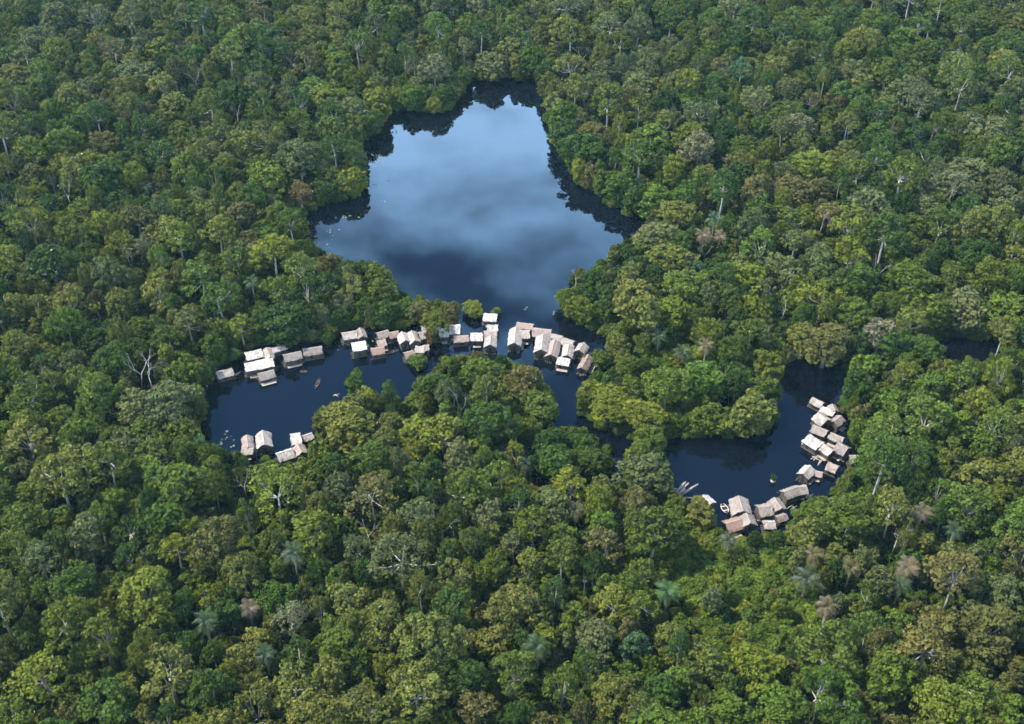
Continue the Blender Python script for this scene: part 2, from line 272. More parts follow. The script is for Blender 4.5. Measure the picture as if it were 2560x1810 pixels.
# ------------------------------------------------------------------ huts
# (axis end 1, axis end 2 in photo px at eave height, width m, wall height, roof kind, tint key, rust, hide, label)
TINTS = {'white': (0.50, 0.465, 0.44), 'cream': (0.36, 0.32, 0.29), 'beige': (0.265, 0.225, 0.20), 'grey': (0.21, 0.175, 0.16), 'pink': (0.34, 0.27, 0.24), 'rust': (0.30, 0.195, 0.155), 'brown': (0.2, 0.15, 0.125)}
def z1(x, y): return (500 + x / 4.508, 720 + y / 4.508)
def z2(x, y): return (840 + x / 6.378, 760 + y / 6.378)
def z3(x, y): return (1180 + x / 6.378, 760 + y / 6.378)
def z4(x, y): return (1920 + x / 5.797, 960 + y / 5.797)
def z5(x, y): return (1640 + x / 5.467, 1120 + y / 5.467)
def z6(x, y): return (500 + x / 6.378, 1020 + y / 6.378)
HUTS = [
 (z1(190,968), z1(362,925), 3.2, 1.6, 'gable', 'cream', 0.2, 0, 'cream hut at the far left end of the left lagoon shore'),
 (z1(518,770), z1(700,728), 3.0, 1.7, 'shed', 'white', 0.0, 0, 'white roofed hut directly behind the longest white hut'),
 (z1(752,680), z1(793,785), 2.6, 1.7, 'gable', 'cream', 0.2, 0, 'small end-on hut squeezed beside the longest white hut'),
 (z1(812,690), z1(960,645), 2.2, 1.6, 'gable', 'white', 0.2, 0, 'narrow white hut rearmost of the left lagoon cluster'),
 (z1(508,895), z1(825,832), 3.2, 1.9, 'shed', 'white', 0.0, 0, 'longest white roofed hut on the left lagoon shore'),
 (z1(660,990), z1(832,945), 3.2, 1.4, 'gable', 'beige', 0.1, 0, 'ragged beige hut in front of the longest white hut'),
 (z1(942,780), z1(1138,735), 3.4, 2.0, 'gable', 'grey', 0.1, 0, 'left of two matching grey thatched huts on left lagoon'),
 (z1(1165,710), z1(1368,680), 3.4, 2.0, 'gable', 'grey', 0.1, 0, 'right of two matching grey thatched huts on left lagoon'),
 (z1(1605,530), z1(1762,505), 3.4, 1.7, 'gable', 'cream', 0.1, 0, 'cream hut under the trees behind the tall white hut'),
 (z1(1800,460), z1(1832,550), 2.6, 1.7, 'gable', 'beige', 0.1, 0, 'small end-on beige hut beside the cream hut under trees'),
 (z1(1715,665), z1(1868,640), 3.2, 2.6, 'shed', 'white', 0.0, 0, 'tall bright white hut standing alone in front of small plants'),
 (z2(660,490), z2(825,440), 3.0, 1.7, 'gable', 'beige', 0.1, 0, 'beige hut just left of the rust red roof'),
 (z2(845,480), z2(995,452), 2.8, 1.8, 'gable', 'rust', 0.5, 0, 'hut with rust red roof in the middle row'),
 (z2(680,630), z2(780,605), 2.2, 1.2, 'shed', 'pink', 0.3, 0, 'tiny pinkish shelter behind the patchy red brown hut'),
 (z2(565,740), z2(765,712), 3.2, 1.7, 'gable', 'pink', 0.9, 0, 'patchy red brown hut with long dugout moored beside it'),
 (z2(1052,470), z2(1105,600), 3.2, 1.8, 'gable', 'white', 0.1, 0, 'pale end-on hut to the right of the rust red roof'),
 (z2(1205,450), z2(1265,605), 3.2, 1.8, 'gable', 'cream', 0.1, 0, 'cream end-on hut with dark door left of the orange bush'),
 (z2(1330,490), z2(1450,460), 3.2, 1.7, 'gable', 'cream', 0.1, 1, 'cream hut half hidden behind the orange tinged bush'),
 (z2(1375,378), z2(1480,360), 2.6, 1.6, 'gable', 'cream', 0.2, 0, 'rear left hut of the pair above the orange bush'),
 (z2(1492,385), z2(1575,370), 2.4, 1.6, 'gable', 'white', 0.1, 1, 'rear right hut of the pair above the orange bush'),
 (z2(1655,455), z2(1785,445), 3.4, 1.8, 'shed', 'white', 0.0, 0, 'white hut immediately right of the orange bush'),
 (z2(1805,402), z2(1972,400), 3.6, 1.8, 'shed', 'white', 0.0, 0, 'broad white hut by the narrow gap into the big lake'),
 (z2(1880,540), z2(2110,525), 2.8, 1.7, 'gable', 'pink', 0.4, 0, 'long pinkish hut below the broad white hut'),
 (z2(2150,525), z2(2330,518), 3.0, 1.8, 'shed', 'white', 0.0, 0, 'white hut left of the small column of three huts'),
 (z2(1270,720), z2(1395,722), 2.2, 1.3, 'shed', 'cream', 0.3, 0, 'small low hut just above the round green bush'),
 (z2(1425,655), z2(1430,745), 1.9, 1.3, 'shed', 'grey', 0.2, 0, 'small dark grey shelter above the round green bush'),
 (z2(1092,805), z2(1235,765), 2.8, 1.5, 'gable', 'pink', 0.5, 0, 'pinkish hut touching the left of the round green bush'),
 (z3(190,205), z3(385,220), 3.0, 1.6, 'shed', 'white', 0.0, 0, 'white hut below the two bushes in the lake mouth'),
 (z3(250,360), z3(410,365), 2.8, 1.6, 'gable', 'white', 0.0, 0, 'topmost hut of the column of three'),
 (z3(195,465), z3(392,468), 3.2, 1.6, 'gable', 'pink', 0.2, 0, 'middle hut of the column of three'),
 (z3(302,530), z3(288,672), 3.4, 2.0, 'gable', 'cream', 0.1, 0, 'lowest hut of the column of three, gable to the viewer'),
 (z3(715,315), z3(975,345), 2.6, 1.7, 'gable', 'white', 0.75, 0, 'long hut half white half rust at the top of right group'),
 (z3(750,455), z3(918,462), 3.6, 1.8, 'gable', 'cream', 0.15, 0, 'sideways wing of the L shaped hut pair'),
 (z3(702,395), z3(672,650), 3.8, 1.9, 'gable', 'cream', 0.15, 0, 'end-on wing of the L shaped hut pair, gable to viewer'),
 (z3(975,425), z3(1255,455), 4.0, 1.8, 'gable', 'pink', 0.15, 0, 'wide mottled hut right of the L shaped pair'),
 (z3(1135,515), z3(1105,762), 4.2, 2.1, 'gable', 'cream', 0.1, 0, 'largest end-on hut of the right group'),
 (z3(1318,595), z3(1258,830), 3.6, 1.7, 'gable', 'pink', 0.3, 0, 'slanting end-on hut beside the largest end-on hut'),
 (z3(1265,490), z3(1430,538), 2.6, 1.7, 'gable', 'cream', 0.1, 0, 'small hut above the slanting end-on hut'),
 (z3(1443,565), z3(1620,622), 3.0, 1.6, 'gable', 'cream', 0.1, 0, 'pale hut at the upper right of the right group'),
 (z3(1545,650), z3(1512,830), 3.0, 1.8, 'gable', 'cream', 0.1, 0, 'end-on hut behind the detached white shelter'),
 (z3(1362,900), z3(1552,930), 2.4, 1.6, 'shed', 'white', 0.0, 0, 'flat white shelter nearest the viewer in right group'),
 (z3(1785,640), z3(1712,755), 3.2, 1.8, 'gable', 'cream', 0.1, 0, 'lone pale hut off the right end of the group'),
 (z3(1860,830), z3(1750,1035), 3.0, 1.4, 'gable', 'brown', 0.3, 0, 'old brown hut overgrown with creepers beside a bush'),
 (z4(640,215), z4(790,290), 2.6, 1.7, 'gable', 'cream', 0.1, 0, 'topmost cream hut on the right lagoon'),
 (z4(930,310), z4(970,385), 2.4, 1.6, 'gable', 'beige', 0.1, 0, 'small hut at the trees right of topmost cream hut'),
 (z4(770,355), z4(950,430), 1.8, 1.3, 'shed', 'white', 0.0, 0, 'narrow white shelter behind the biggest square hut'),
 (z4(720,445), z4(850,550), 4.2, 1.9, 'gable', 'cream', 0.1, 0, 'biggest square cream hut of the right lagoon'),
 (z4(955,560), z4(1055,480), 2.8, 1.7, 'gable', 'beige', 0.1, 0, 'beige hut against the trees right of biggest square hut'),
 (z4(650,620), z4(850,705), 3.0, 1.8, 'gable', 'beige', 0.1, 0, 'grey beige hut just below the biggest square hut'),
 (z4(550,778), z4(745,900), 3.2, 1.9, 'shed', 'white', 0.1, 0, 'bright white hut with a long float along its lagoon side'),
 (z4(905,725), z4(1090,805), 2.6, 1.7, 'gable', 'beige', 0.1, 0, 'beige hut touching the grey hipped hut'),
 (z4(800,895), z4(930,990), 3.0, 1.8, 'gable', 'cream', 0.1, 0, 'cream hut between white hut and grey square hut'),
 (z4(1005,885), z4(1150,970), 4.0, 1.8, 'gable', 'grey', 0.1, 0, 'grey brown square hut near the right bank trees'),
 (z4(1190,1070), z4(1340,1070), 3.0, 1.6, 'gable', 'cream', 0.1, 0, 'cream hut set back furthest into right bank trees'),
 (z4(615,1205), z4(510,1320), 3.2, 1.9, 'gable', 'cream', 0.1, 0, 'cream hut with lit gable below the drifting grey poles'),
 (z4(670,1265), z4(765,1290), 1.8, 1.4, 'gable', 'pink', 0.2, 1, 'small hut peeping out beside the hut with lit gable'),
 (z4(880,1170), z4(990,1215), 3.0, 1.6, 'gable', 'pink', 0.2, 1, 'pinkish hut half buried in right bank bushes'),
 (z5(1745,625), z5(1915,562), 3.2, 1.9, 'gable', 'beige', 0.1, 0, 'left half of the joined pair in the lagoon corner'),
 (z5(1935,557), z5(2040,548), 3.0, 1.9, 'gable', 'beige', 0.1, 0, 'right half of the joined pair in the lagoon corner'),
 (z5(1395,845), z5(1570,815), 4.0, 1.7, 'gable', 'beige', 0.1, 0, 'broad beige hut at the lagoon foot, left of a tilted one'),
 (z5(1612,698), z5(1705,838), 3.4, 1.7, 'gable', 'beige', 0.1, 0, 'tilted beige hut at the lagoon foot, right of broad one'),
 (z5(1650,955), z5(1775,915), 2.2, 1.2, 'gable', 'grey', 0.1, 0, 'low grey hut behind the tilted hut at lagoon foot'),
 (z5(1125,690), z5(1180,890), 4.8, 1.9, 'gable', 'beige', 0.1, 0, 'largest beige hut at the lagoon foot, beside the white canoe'),
 (z5(1228,925), z5(1285,1055), 4.0, 1.7, 'gable', 'beige', 0.1, 0, 'square beige hut in front of the largest lagoon foot hut'),
 (z5(955,1060), z5(1150,1000), 4.0, 1.5, 'gable', 'pink', 0.8, 0, 'brown patched hut lowest at the foot of right lagoon'),
 (z5(1475,1050), z5(1620,1050), 2.6, 1.4, 'gable', 'cream', 0.1, 1, 'pale hut at the trees between the lagoon foot huts'),
 (z5(640,690), z5(750,790), 3.5, 1.7, 'gable', 'white', 0.0, 1, 'white hut half hidden by the bush left of white canoe'),
 (z6(745,450), z6(765,640), 2.8, 1.7, 'gable', 'pink', 0.1, 0, 'narrow end-on hut leftmost on the near shore'),
 (z6(1003,400), z6(1032,615), 4.0, 1.9, 'gable', 'cream', 0.1, 0, 'wide end-on hut with dark doorway on the near shore'),
 (z6(1455,500), z6(1600,475), 3.6, 2.0, 'shed', 'white', 0.0, 0, 'square white hut on the near shore of left lagoon'),
 (z6(1650,465), z6(1785,420), 2.4, 1.6, 'gable', 'cream', 0.1, 0, 'slim hut right of the square white hut by big olive tree'),
 (z6(1240,795), z6(1480,720), 3.6, 1.6, 'gable', 'white', 0.2, 1, 'long pale hut mostly hidden by near shore trees'),
 (z6(1560,630), z6(1630,755), 3.4, 1.6, 'gable', 'pink', 0.1, 1, 'pinkish hut below the square white hut, against the trees'),
 (z6(670,700), z6(850,690), 2.2, 1.4, 'gable', 'cream', 0.1, 1, 'pale hut just in front of the narrow end-on hut'),
 ((1619, 950), (1648, 956), 3.0, 1.7, 'gable', 'rust', 0.9, 1, 'rust red roof among the trees right of the channel'),
]
def roof_mesh(L, Wd, kind, hr, seed):
    r = random.Random(seed); nx, ny = 9, 8; th = 0.16
    top = []
    for i in range(nx + 1):
        for j in range(ny + 1):
            u, v = i / nx, j / ny
            x = (u - .5) * L; y = (v - .5) * Wd
            if kind == 'gable': z = hr * (1 - abs(v - .5) * 2) ** 0.92
            else: z = hr * (0.25 + 0.55 * v)
            z -= 0.10 * math.sin(math.pi * u) * (0.5 + 0.5 * r.random())
            if i in (0, nx): x += r.uniform(-.16, .16)
            if j in (0, ny): y += r.uniform(-.14, .14); z -= r.uniform(0, .1)
            top.append((x, y, z + r.uniform(-.03, .05)))
    m = MB(); n = (nx + 1) * (ny + 1); s = ny + 1
    vs = top + [(x, y, z - th) for x, y, z in top]; fs = []
    for i in range(nx):
        for j in range(ny):
            a = i * s + j; fs += [(a, a + s, a + s + 1, a + 1), (n + a, n + a + 1, n + a + s + 1, n + a + s)]
    for i in range(nx):
        a = i * s; fs.append((a, n + a, n + a + s, a + s)); a += ny; fs.append((a, a + s, n + a + s, n + a))
    for j in range(ny):
        fs.append((j, j + 1, n + j + 1, n + j)); a = nx * s + j; fs.append((a, n + a, n + a + 1, a + 1))
    m.add(vs, fs); return m
HUT_C = []
for hi, (p0, p1, wd, wh, kind, tint, rust, hide, label) in enumerate(HUTS):
    r = random.Random(100 + hi)
    zm = 0.35 + wh + 0.45
    A, B = at(*p0, zm), at(*p1, zm)
    c = (A + B) / 2; L = (B - A).length; rz = math.atan2(B.y - A.y, B.x - A.x)
    end_on = abs(math.sin(rz)) > 0.75
    L = min(max(L, 2.6), 11.0)
    if kind == 'shed' and math.cos(rz) < 0: rz += math.pi
    root = empty('floating_hut', (c.x, c.y, 0.0), rz)
    tag(root, label, 'hut', 'fishing huts floating along the lagoon shores')
    hr = 0.34 * wd * r.uniform(0.9, 1.15) if kind == 'gable' else 0.9
    ro = mobj('roof', roof_mesh(L + .3, wd + .5, kind, hr, hi).mesh('roof', ROOFM), root)
    ro.location = (0, 0, 0.35 + wh); k = r.uniform(.88, 1.08)
    ro['tint'] = [q * k for q in TINTS[tint]]; ro['rust'] = float(rust)
    if kind == 'gable':
        rp = MB(); n = 6
        rp.tube([(-L / 2 - .1 + (L + .2) * i / n, r.uniform(-.08, .08), hr - .02 - .07 * math.sin(math.pi * i / n)) for i in range(n + 1)], 0.11, 5)
        rc = mobj('ridge_cap', rp.mesh('ridge_cap', POLEM), ro)
    wl = MB(); hw, hl, t = wd / 2 - .25, L / 2 - .15, .1
    for s in (-1, 1):
        wl.box((0, s * hw, .35 + wh / 2), (2 * hl, t, wh))
        wl.box((s * (hl - t / 2 - .003), 0, .35 + wh / 2), (t, 2 * hw - t - .006, wh))
        if kind == 'gable':
            zt = .35 + wh; g = hr * 0.86; xx = s * (hl - t)
            wl.add([(xx - .04, -hw + .1, zt), (xx - .04, hw - .1, zt), (xx - .04, 0, zt + g), (xx + .04, -hw + .1, zt), (xx + .04, hw - .1, zt), (xx + .04, 0, zt + g)],
                   [(0, 2, 1), (3, 4, 5), (0, 1, 4, 3), (1, 2, 5, 4), (2, 0, 3, 5)])
        else:
            zt = .35 + wh; xx = s * (hl - t)
            wl.add([(xx - .04, -hw + .1, zt), (xx - .04, hw - .1, zt), (xx - .04, hw - .1, zt + .5), (xx - .04, -hw + .1, zt + .15), (xx + .04, -hw + .1, zt), (xx + .04, hw - .1, zt), (xx + .04, hw - .1, zt + .5), (xx + .04, -hw + .1, zt + .15)],
                   [(0, 3, 2, 1), (4, 5, 6, 7), (0, 1, 5, 4), (1, 2, 6, 5), (2, 3, 7, 6), (3, 0, 4, 7)])
    mobj('wall', wl.mesh('wall', WALLM), root)
    # open doorway's shade painted as a dark panel, facing the water and viewer
    face = -1 if math.cos(rz) > 0 else 1
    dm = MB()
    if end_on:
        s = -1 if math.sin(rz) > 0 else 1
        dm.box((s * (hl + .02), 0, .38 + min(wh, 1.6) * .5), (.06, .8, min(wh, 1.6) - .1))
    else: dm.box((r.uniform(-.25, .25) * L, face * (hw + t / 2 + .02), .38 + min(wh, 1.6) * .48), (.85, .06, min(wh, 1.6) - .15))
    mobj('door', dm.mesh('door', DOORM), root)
    rf = MB(); n = max(4, int(wd / .55))
    for i in range(n):
        yy = -wd / 2 - .1 + (wd + .2) * (i + .5) / n; e = r.uniform(-.1, .5)
        rf.tube([(-L / 2 - .3 - e, yy, .1), (L / 2 + .3 + r.uniform(-.1, .5), yy + r.uniform(-.1, .1), .1)], .2, 6)
    for s in (-.7, 0, .7): rf.box((s * L / 2, 0, .315), (.18, wd + .1, .07))
    mobj('raft', rf.mesh('raft', RAFTM), root)
    if r.random() < .55:
        dk = MB(); dl = r.uniform(.5, .95) * L; dw = r.uniform(.7, 1.3); ns = max(3, int(dw / .24))
        for i in range(ns): dk.box((r.uniform(-.03, .03), face * (wd / 2 + .12 + dw * (i + .5) / ns), .42 + r.uniform(-.02, .02)), (dl + r.uniform(-.2, .3), dw / ns * .8, .06))
        mobj('deck', dk.mesh('deck', POLEM), root)
    if not on_water(c.x, c.y): root.location.z = 0.62
    HUT_C.append((c.x, c.y, max(L, wd) / 2, hide))
    if not hide:
        hx, hy = (B - A).normalized().x, (B - A).normalized().y
        u, v = np.meshgrid(np.linspace(-.52, .52, 24), np.linspace(-.55, .55, 16))
        X = c.x + u * L * hx - v * wd * hy; Y = c.y + u * L * hy + v * wd * hx
        for z in (1.0, 0.35 + wh, .35 + wh + hr):
            a, b = proj(X, Y, np.full_like(X, z))
            KEEP[np.clip(((b - OY) / MS).astype(int), 0, MH - 1), np.clip(((a - OX) / MS).astype(int), 0, MW - 1)] = True

# ------------------------------------------------------------------ tree prototypes
PAL = {  # real leaf albedos
 'mid green': (0.068, 0.093, 0.013), 'yellow-green': (0.100, 0.119, 0.014), 'bright green': (0.072, 0.110, 0.015), 'olive': (0.100, 0.110, 0.022),
 'grey-green': (0.086, 0.101, 0.034), 'dark green': (0.034, 0.062, 0.010), 'blue-green': (0.046, 0.092, 0.036), 'olive-brown': (0.090, 0.086, 0.024),
 'red-brown': (0.112, 0.075, 0.026), 'pale': (0.125, 0.128, 0.062), 'deep green': (0.044, 0.076, 0.011)}
def leaves_mesh(name, P, N, size, tone, rs):
    n = len(P)
    N = N / np.linalg.norm(N, axis=1, keepdims=True)
    t = rs.normal(size=(n, 3)); t -= (t * N).sum(1, keepdims=True) * N; t /= np.linalg.norm(t, axis=1, keepdims=True) + 1e-6
    b = np.cross(N, t); s = size * rs.uniform(.6, 1.35, (n, 1)); e = s * rs.uniform(.45, .9, (n, 1))
    droop = N * s * -.25
    V = np.stack([P - t * s + droop, P - b * e, P + t * s + droop, P + b * e], 1).reshape(-1, 3)
    F = np.arange(4 * n).reshape(n, 4)
    me = bpy.data.meshes.new(name); me.from_pydata(V.tolist(), [], F.tolist()); me.update(); me.materials.append(LEAF)
    a = me.attributes.new('tone', 'FLOAT', 'FACE'); a.data.foreach_set('value', tone.astype(np.float32))
    return me
def crown_mesh(seed, R, zb, zt, nl, lr, per, gap=0.0, shape='dome', leaf=0.34):
    """crown of leafy lobes sitting on a dome between zb and zt; returns mesh and lobe centres"""
    rs = np.random.default_rng(seed)
    g = np.pi * (3 - 5 ** .5); i = np.arange(nl)
    lo = -0.05 if shape == 'dome' else (-0.85 if shape == 'bushy' else 0.25)
    zc = 1 - (1 - lo) * (i + .5) / nl; th = i * g + rs.uniform(0, 6)
    rad = np.sqrt(np.clip(1 - zc ** 2, 0, 1)) if shape != 'bushy' else np.sqrt(np.clip(1 - np.abs(zc) ** 3, 0, 1))
    C = np.stack([rad * np.cos(th), rad * np.sin(th), zc], 1)
    # uneven outline
    wob = 1 + .21 * np.sin(th * 2 + rs.uniform(0, 6)) + .16 * np.sin(th * 3 + rs.uniform(0, 6)) + rs.uniform(-.30, .12, nl)
    zz_ = (C[:, 2] - lo) / (1 - lo)
    C = np.stack([C[:, 0] * wob * (R - lr * .7), C[:, 1] * wob * (R - lr * .7), zb + lr * .6 + zz_ * (zt - zb - lr * 1.3) * rs.uniform(.86, 1.1, nl)], 1)
    keep = rs.random(nl) > gap; C = C[keep]; m = len(C)
    LRad = lr * rs.uniform(.62, 1.3, m); lt = rs.uniform(.25, .75, m)
    cnt = np.maximum(12, (per * (LRad / lr) ** 2)).astype(int)
    k = np.repeat(np.arange(m), cnt); n = len(k)
    d = rs.normal(size=(n, 3)); d[:, 2] = d[:, 2] * .9 + .35; d /= np.linalg.norm(d, axis=1, keepdims=True)
    rr = LRad[k][:, None] * (rs.random((n, 1)) ** .35) * rs.uniform(.85, 1.12, (n, 1))
    P = C[k] + d * rr * np.array([1, 1, .82])
    N = d + rs.normal(size=(n, 3)) * .34 + np.array([0, 0, .25])
    tone = np.clip(lt[k] + rs.normal(size=n) * .16, 0, 1)
    # inner filling leaves so that the crown is not hollow
    q = int(n * .12); j = rs.integers(0, m, q); f = rs.uniform(.35, .9, (q, 1))
    Pi = C[j] * np.concatenate([f, f, np.ones((q, 1))], 1) - np.array([0, 0, 1]) * lr * rs.uniform(0, .8, (q, 1))
    P = np.concatenate([P, Pi]); N = np.concatenate([N, rs.normal(size=(q, 3)) + np.array([0, 0, .8])]); tone = np.concatenate([tone, rs.uniform(.2, .6, q)])
    return leaves_mesh('crown', P, N, leaf, tone, rs), C
def trunk_mesh(seed, h, C, r0, zfork, nlimb, mat):
    r = random.Random(seed); m = MB()
    lean = Vector((r.uniform(-.05, .05) * h, r.uniform(-.05, .05) * h, 0))
    fork = Vector((0, 0, zfork)) + lean
    m.tube([(0, 0, -.6), lean * .25 + Vector((0, 0, zfork * .35)), lean * .7 + Vector((0, 0, zfork * .7)), fork], [r0 * 1.25, r0, r0 * .85, r0 * .7], 7)
    ids = list(range(len(C))); r.shuffle(ids)
    for i in ids[:nlimb]:
        e = Vector(C[i]); mid = fork.lerp(e, .5) + Vector((0, 0, -.12 * (e - fork).length)) + Vector((r.uniform(-.3, .3), r.uniform(-.3, .3), 0))
        m.tube([fork - Vector((0, 0, .1)), mid, e], [r0 * .55, r0 * .36, r0 * .14], 5, cap=False)
    return m.mesh('trunk', mat, True)
VAR = []   # dict(name, style, R, h, zb, crown mesh, trunk mesh)
def variant(style, seed, R, h, zb, **kw):
    mat = kw.pop('mat', BARK); nlimb = kw.pop('nlimb', 7); r0 = kw.pop('r0', .28)
    cm, C = crown_mesh(seed, R, zb, h, **kw)
    VAR.append(dict(style=style, R=R, h=h, zb=zb, crown=cm, trunk=trunk_mesh(seed, h, C, r0, zb + (h - zb) * .12 if zb > 1 else h * .3, nlimb, mat)))
for s in range(5): variant('round', 10 + s, 6.0, 14.5 + s * .6, 7.0, nl=120, lr=1.05, per=44, gap=.14)
for s in range(4): variant('round', 20 + s, 4.2, 11.5 + s * .5, 5.6, nl=76, lr=.9, per=38, gap=.14)
for s in range(4): variant('spreading', 30 + s, 5.2, 15.5 + s * .6, 9.8, nl=72, lr=1.0, per=40, gap=.2, shape='flat', nlimb=8, r0=.25, mat=DEADWOOD)
for s in range(4): variant('bushy', 40 + s, 3.6, 8.0 + s * .4, 0.8, nl=110, lr=.85, per=34, gap=.1, shape='bushy')
for s in range(4): variant('clumpy', 50 + s, 5.0, 13.5 + s * .5, 6.0, nl=40, lr=1.3, per=60, gap=.25, nlimb=10)
for s in range(3): variant('thin-leaved', 60 + s, 4.8, 14.5 + s * .7, 7.5, nl=80, lr=.9, per=20, gap=.25, nlimb=7, r0=.2, leaf=.28, mat=DEADWOOD)
for s in range(3): variant('slender', 70 + s, 2.4, 11.0 + s * .6, 3.5, nl=60, lr=.7, per=30, gap=.1, shape='bushy', nlimb=5, r0=.18)
for s in range(3): variant('low', 80 + s, 2.2, 3.6 + s * .3, 0.2, nl=30, lr=.85, per=44, gap=.05, shape='dome', nlimb=4, r0=.12)
BYS = {}
for i, v in enumerate(VAR): BYS.setdefault(v['style'], []).append(i)

# ------------------------------------------------------------------ where the trees stand
TREES = []           # dict x,y,var,scale,rz,col,label(optional),zs
CELL = 12.0; HASH = {}
def near(x, y):
    i, j = int(x // CELL), int(y // CELL)
    for a in (-1, 0, 1):
        for b in (-1, 0, 1):
            yield from HASH.get((i + a, j + b), ())
ANG = np.linspace(0, 2 * np.pi, 10, endpoint=False)
CA, SA = np.cos(ANG), np.sin(ANG)
def hides_water(x, y, R, zb, zt, mask=None):
    zm = (zb + zt) / 2
    pts = [(0.95, zb + .35 * (zt - zb)), (.85, zm), (.5, zt * .96 + zb * .04), (.6, zb)]
    X = np.concatenate([x + CA * R * k for k, _ in pts]); Y = np.concatenate([y + SA * R * k for k, _ in pts]); Z = np.concatenate([np.full(10, z) for _, z in pts])
    a, b = proj(X, Y, Z); return look(KEEP if mask is None else mask, a, b).mean()
def put(x, y, vi, sc, col, label=None, cat='tree', zs=1.0, rz=None):
    R = VAR[vi]['R'] * sc
    t = dict(x=x, y=y, var=vi, sc=sc, zs=zs, R=R, rz=rng.uniform(0, 6.28) if rz is None else rz, col=col, label=label, cat=cat)
    TREES.append(t); HASH.setdefault((int(x // CELL), int(y // CELL)), []).append((x, y, R)); return t
def D(x, y): return (x * K, y * K)
PALMS = [
 ((1821,1354), 3.0, 7, (.055,.075,.035), 'grey-green palm just in front of the lowest brown patched hut'), ((2033,1388), 3.0, 8, (.11,.115,.06), 'pale palm above the largest palm in the right clearing'),
 ((2017,1451), 4.4, 8, (.045,.07,.035), 'largest dark green palm in the right foreground clearing'), ((2067,1517), 3.2, 8, (.20,.15,.10), 'dry brown palm below the largest palm'),
 ((2306,1282), 3.4, 10, (.16,.13,.085), 'dry palm right of the big dark green tree'), ((2268,1420), 3.4, 9, (.18,.135,.085), 'dry palm below the white bare tree'),
 ((2250,1464), 3.0, 8, (.05,.09,.055), 'blue-green palm under a dry one at right'), ((2127,1423), 3.0, 8, (.09,.1,.05), 'olive palm right of the largest palm'),
 (D(1495,1330), 4.0, 8, (.05,.12,.045), 'bright green palm at the left edge of the right clearing'), (D(660,1242), 3.8, 11, (.05,.09,.055), 'blue-green palm in the left foreground'),
 (D(462,1395), 3.6, 10, (.045,.095,.045), 'star shaped green palm in the lower left'), (D(1205,1450), 3.8, 10, (.04,.08,.035), 'dark green palm near the bottom centre'),
 (D(1290,1147), 3.2, 9, (.08,.1,.055), 'pale palm on the neck between the lagoons'), ((1757,589), 3.8, 11, (.17,.13,.07), 'dry palm at the right corner of the lake'),
 ((1786,550), 3.6, 12, (.045,.1,.055), 'blue-green palm above the dry palm at lake corner'), ((1800,592), 2.8, 10, (.16,.12,.07), 'small dry palm right of the dry lake corner palm'),
 ((1646,845), 3.2, 7, (.05,.095,.06), 'blue-green palm in the green gap right of the channel'), ((1765,866), 3.2, 10, (.15,.155,.11), 'pale silvery palm beside the green gap'),
 ((1706,885), 3.2, 6, (.05,.095,.06), 'low blue-green palm in the middle of the green gap'), (D(560,1365), 3.2, 9, (.15,.115,.08), 'brown dying palm right of star shaped palm'),
 (D(595,1472), 3.2, 9, (.04,.08,.05), 'dark blue-green palm at the bottom left'), (D(1180,1042), 2.8, 8, (.035,.07,.045), 'dark palm in the middle of the wooded neck'),
 (D(565,635), 2.8, 10, (.05,.1,.055), 'blue-green palm on the bank above the left lagoon'), (D(1855,1365), 2.8, 8, (.10,.1,.05), 'ragged palm right of the dry brown palm'),
 (D(2140,1190), 3.0, 10, (.05,.1,.06), 'blue-green palm near the right edge'), (D(330,420), 2.8, 10, (.05,.1,.055), 'blue-green palm at the far left forest'),
]
BARES = [((2243,1335), 12, 'white leafless tree with twisted limbs at the right'), (D(298,580), 11, 'small white leafless tree at the left'), (D(1312,118), 13, 'grey leafless tree beyond the far end of lake'),
 ((1961,768), 12, 'grey leafless tree above the point between lake and lagoon'), ((1958,705), 14, 'silver twiggy tree above the grey leafless one'), (D(305,825), 15, 'left of two bare grey trunks by the left lagoon'),
 (D(332,830), 15, 'right of two bare grey trunks by the left lagoon'), (D(1030,895), 14, 'pale leafless tree on the middle of the peninsula'), (D(545,1072), 12, 'white forked snag below the near shore huts'),
 (D(985,1170), 15, 'tall pale snag between the lagoons'), ((232,1402), 9, 'small white snag at the lower left'), ((905,950), 6, 'white snag beside the slender lagoon trees'), (D(440,170), 13, 'grey leafless tree far up on the left'),
 (D(1840,495), 13, 'grey leafless tree on the upper right slope'), (D(1965,600), 13, 'pale snag right of the point forest'), (D(1310,1300), 10, 'pale branching snag in the lower centre'), (D(1700,1480), 9, 'white branching snag at the bottom edge'),
 (D(1585,560), 10, 'brown grey snag below the lake corner palms'), (D(1290,620), 9, 'pale snag at the lake edge of the point'), (D(150,430), 13, 'leaning grey snag at the far left edge'), (D(530,250), 12, 'thin pale snag on the upper left slope'), (D(830,1190), 11, 'pale snag under the big brownish tree')]
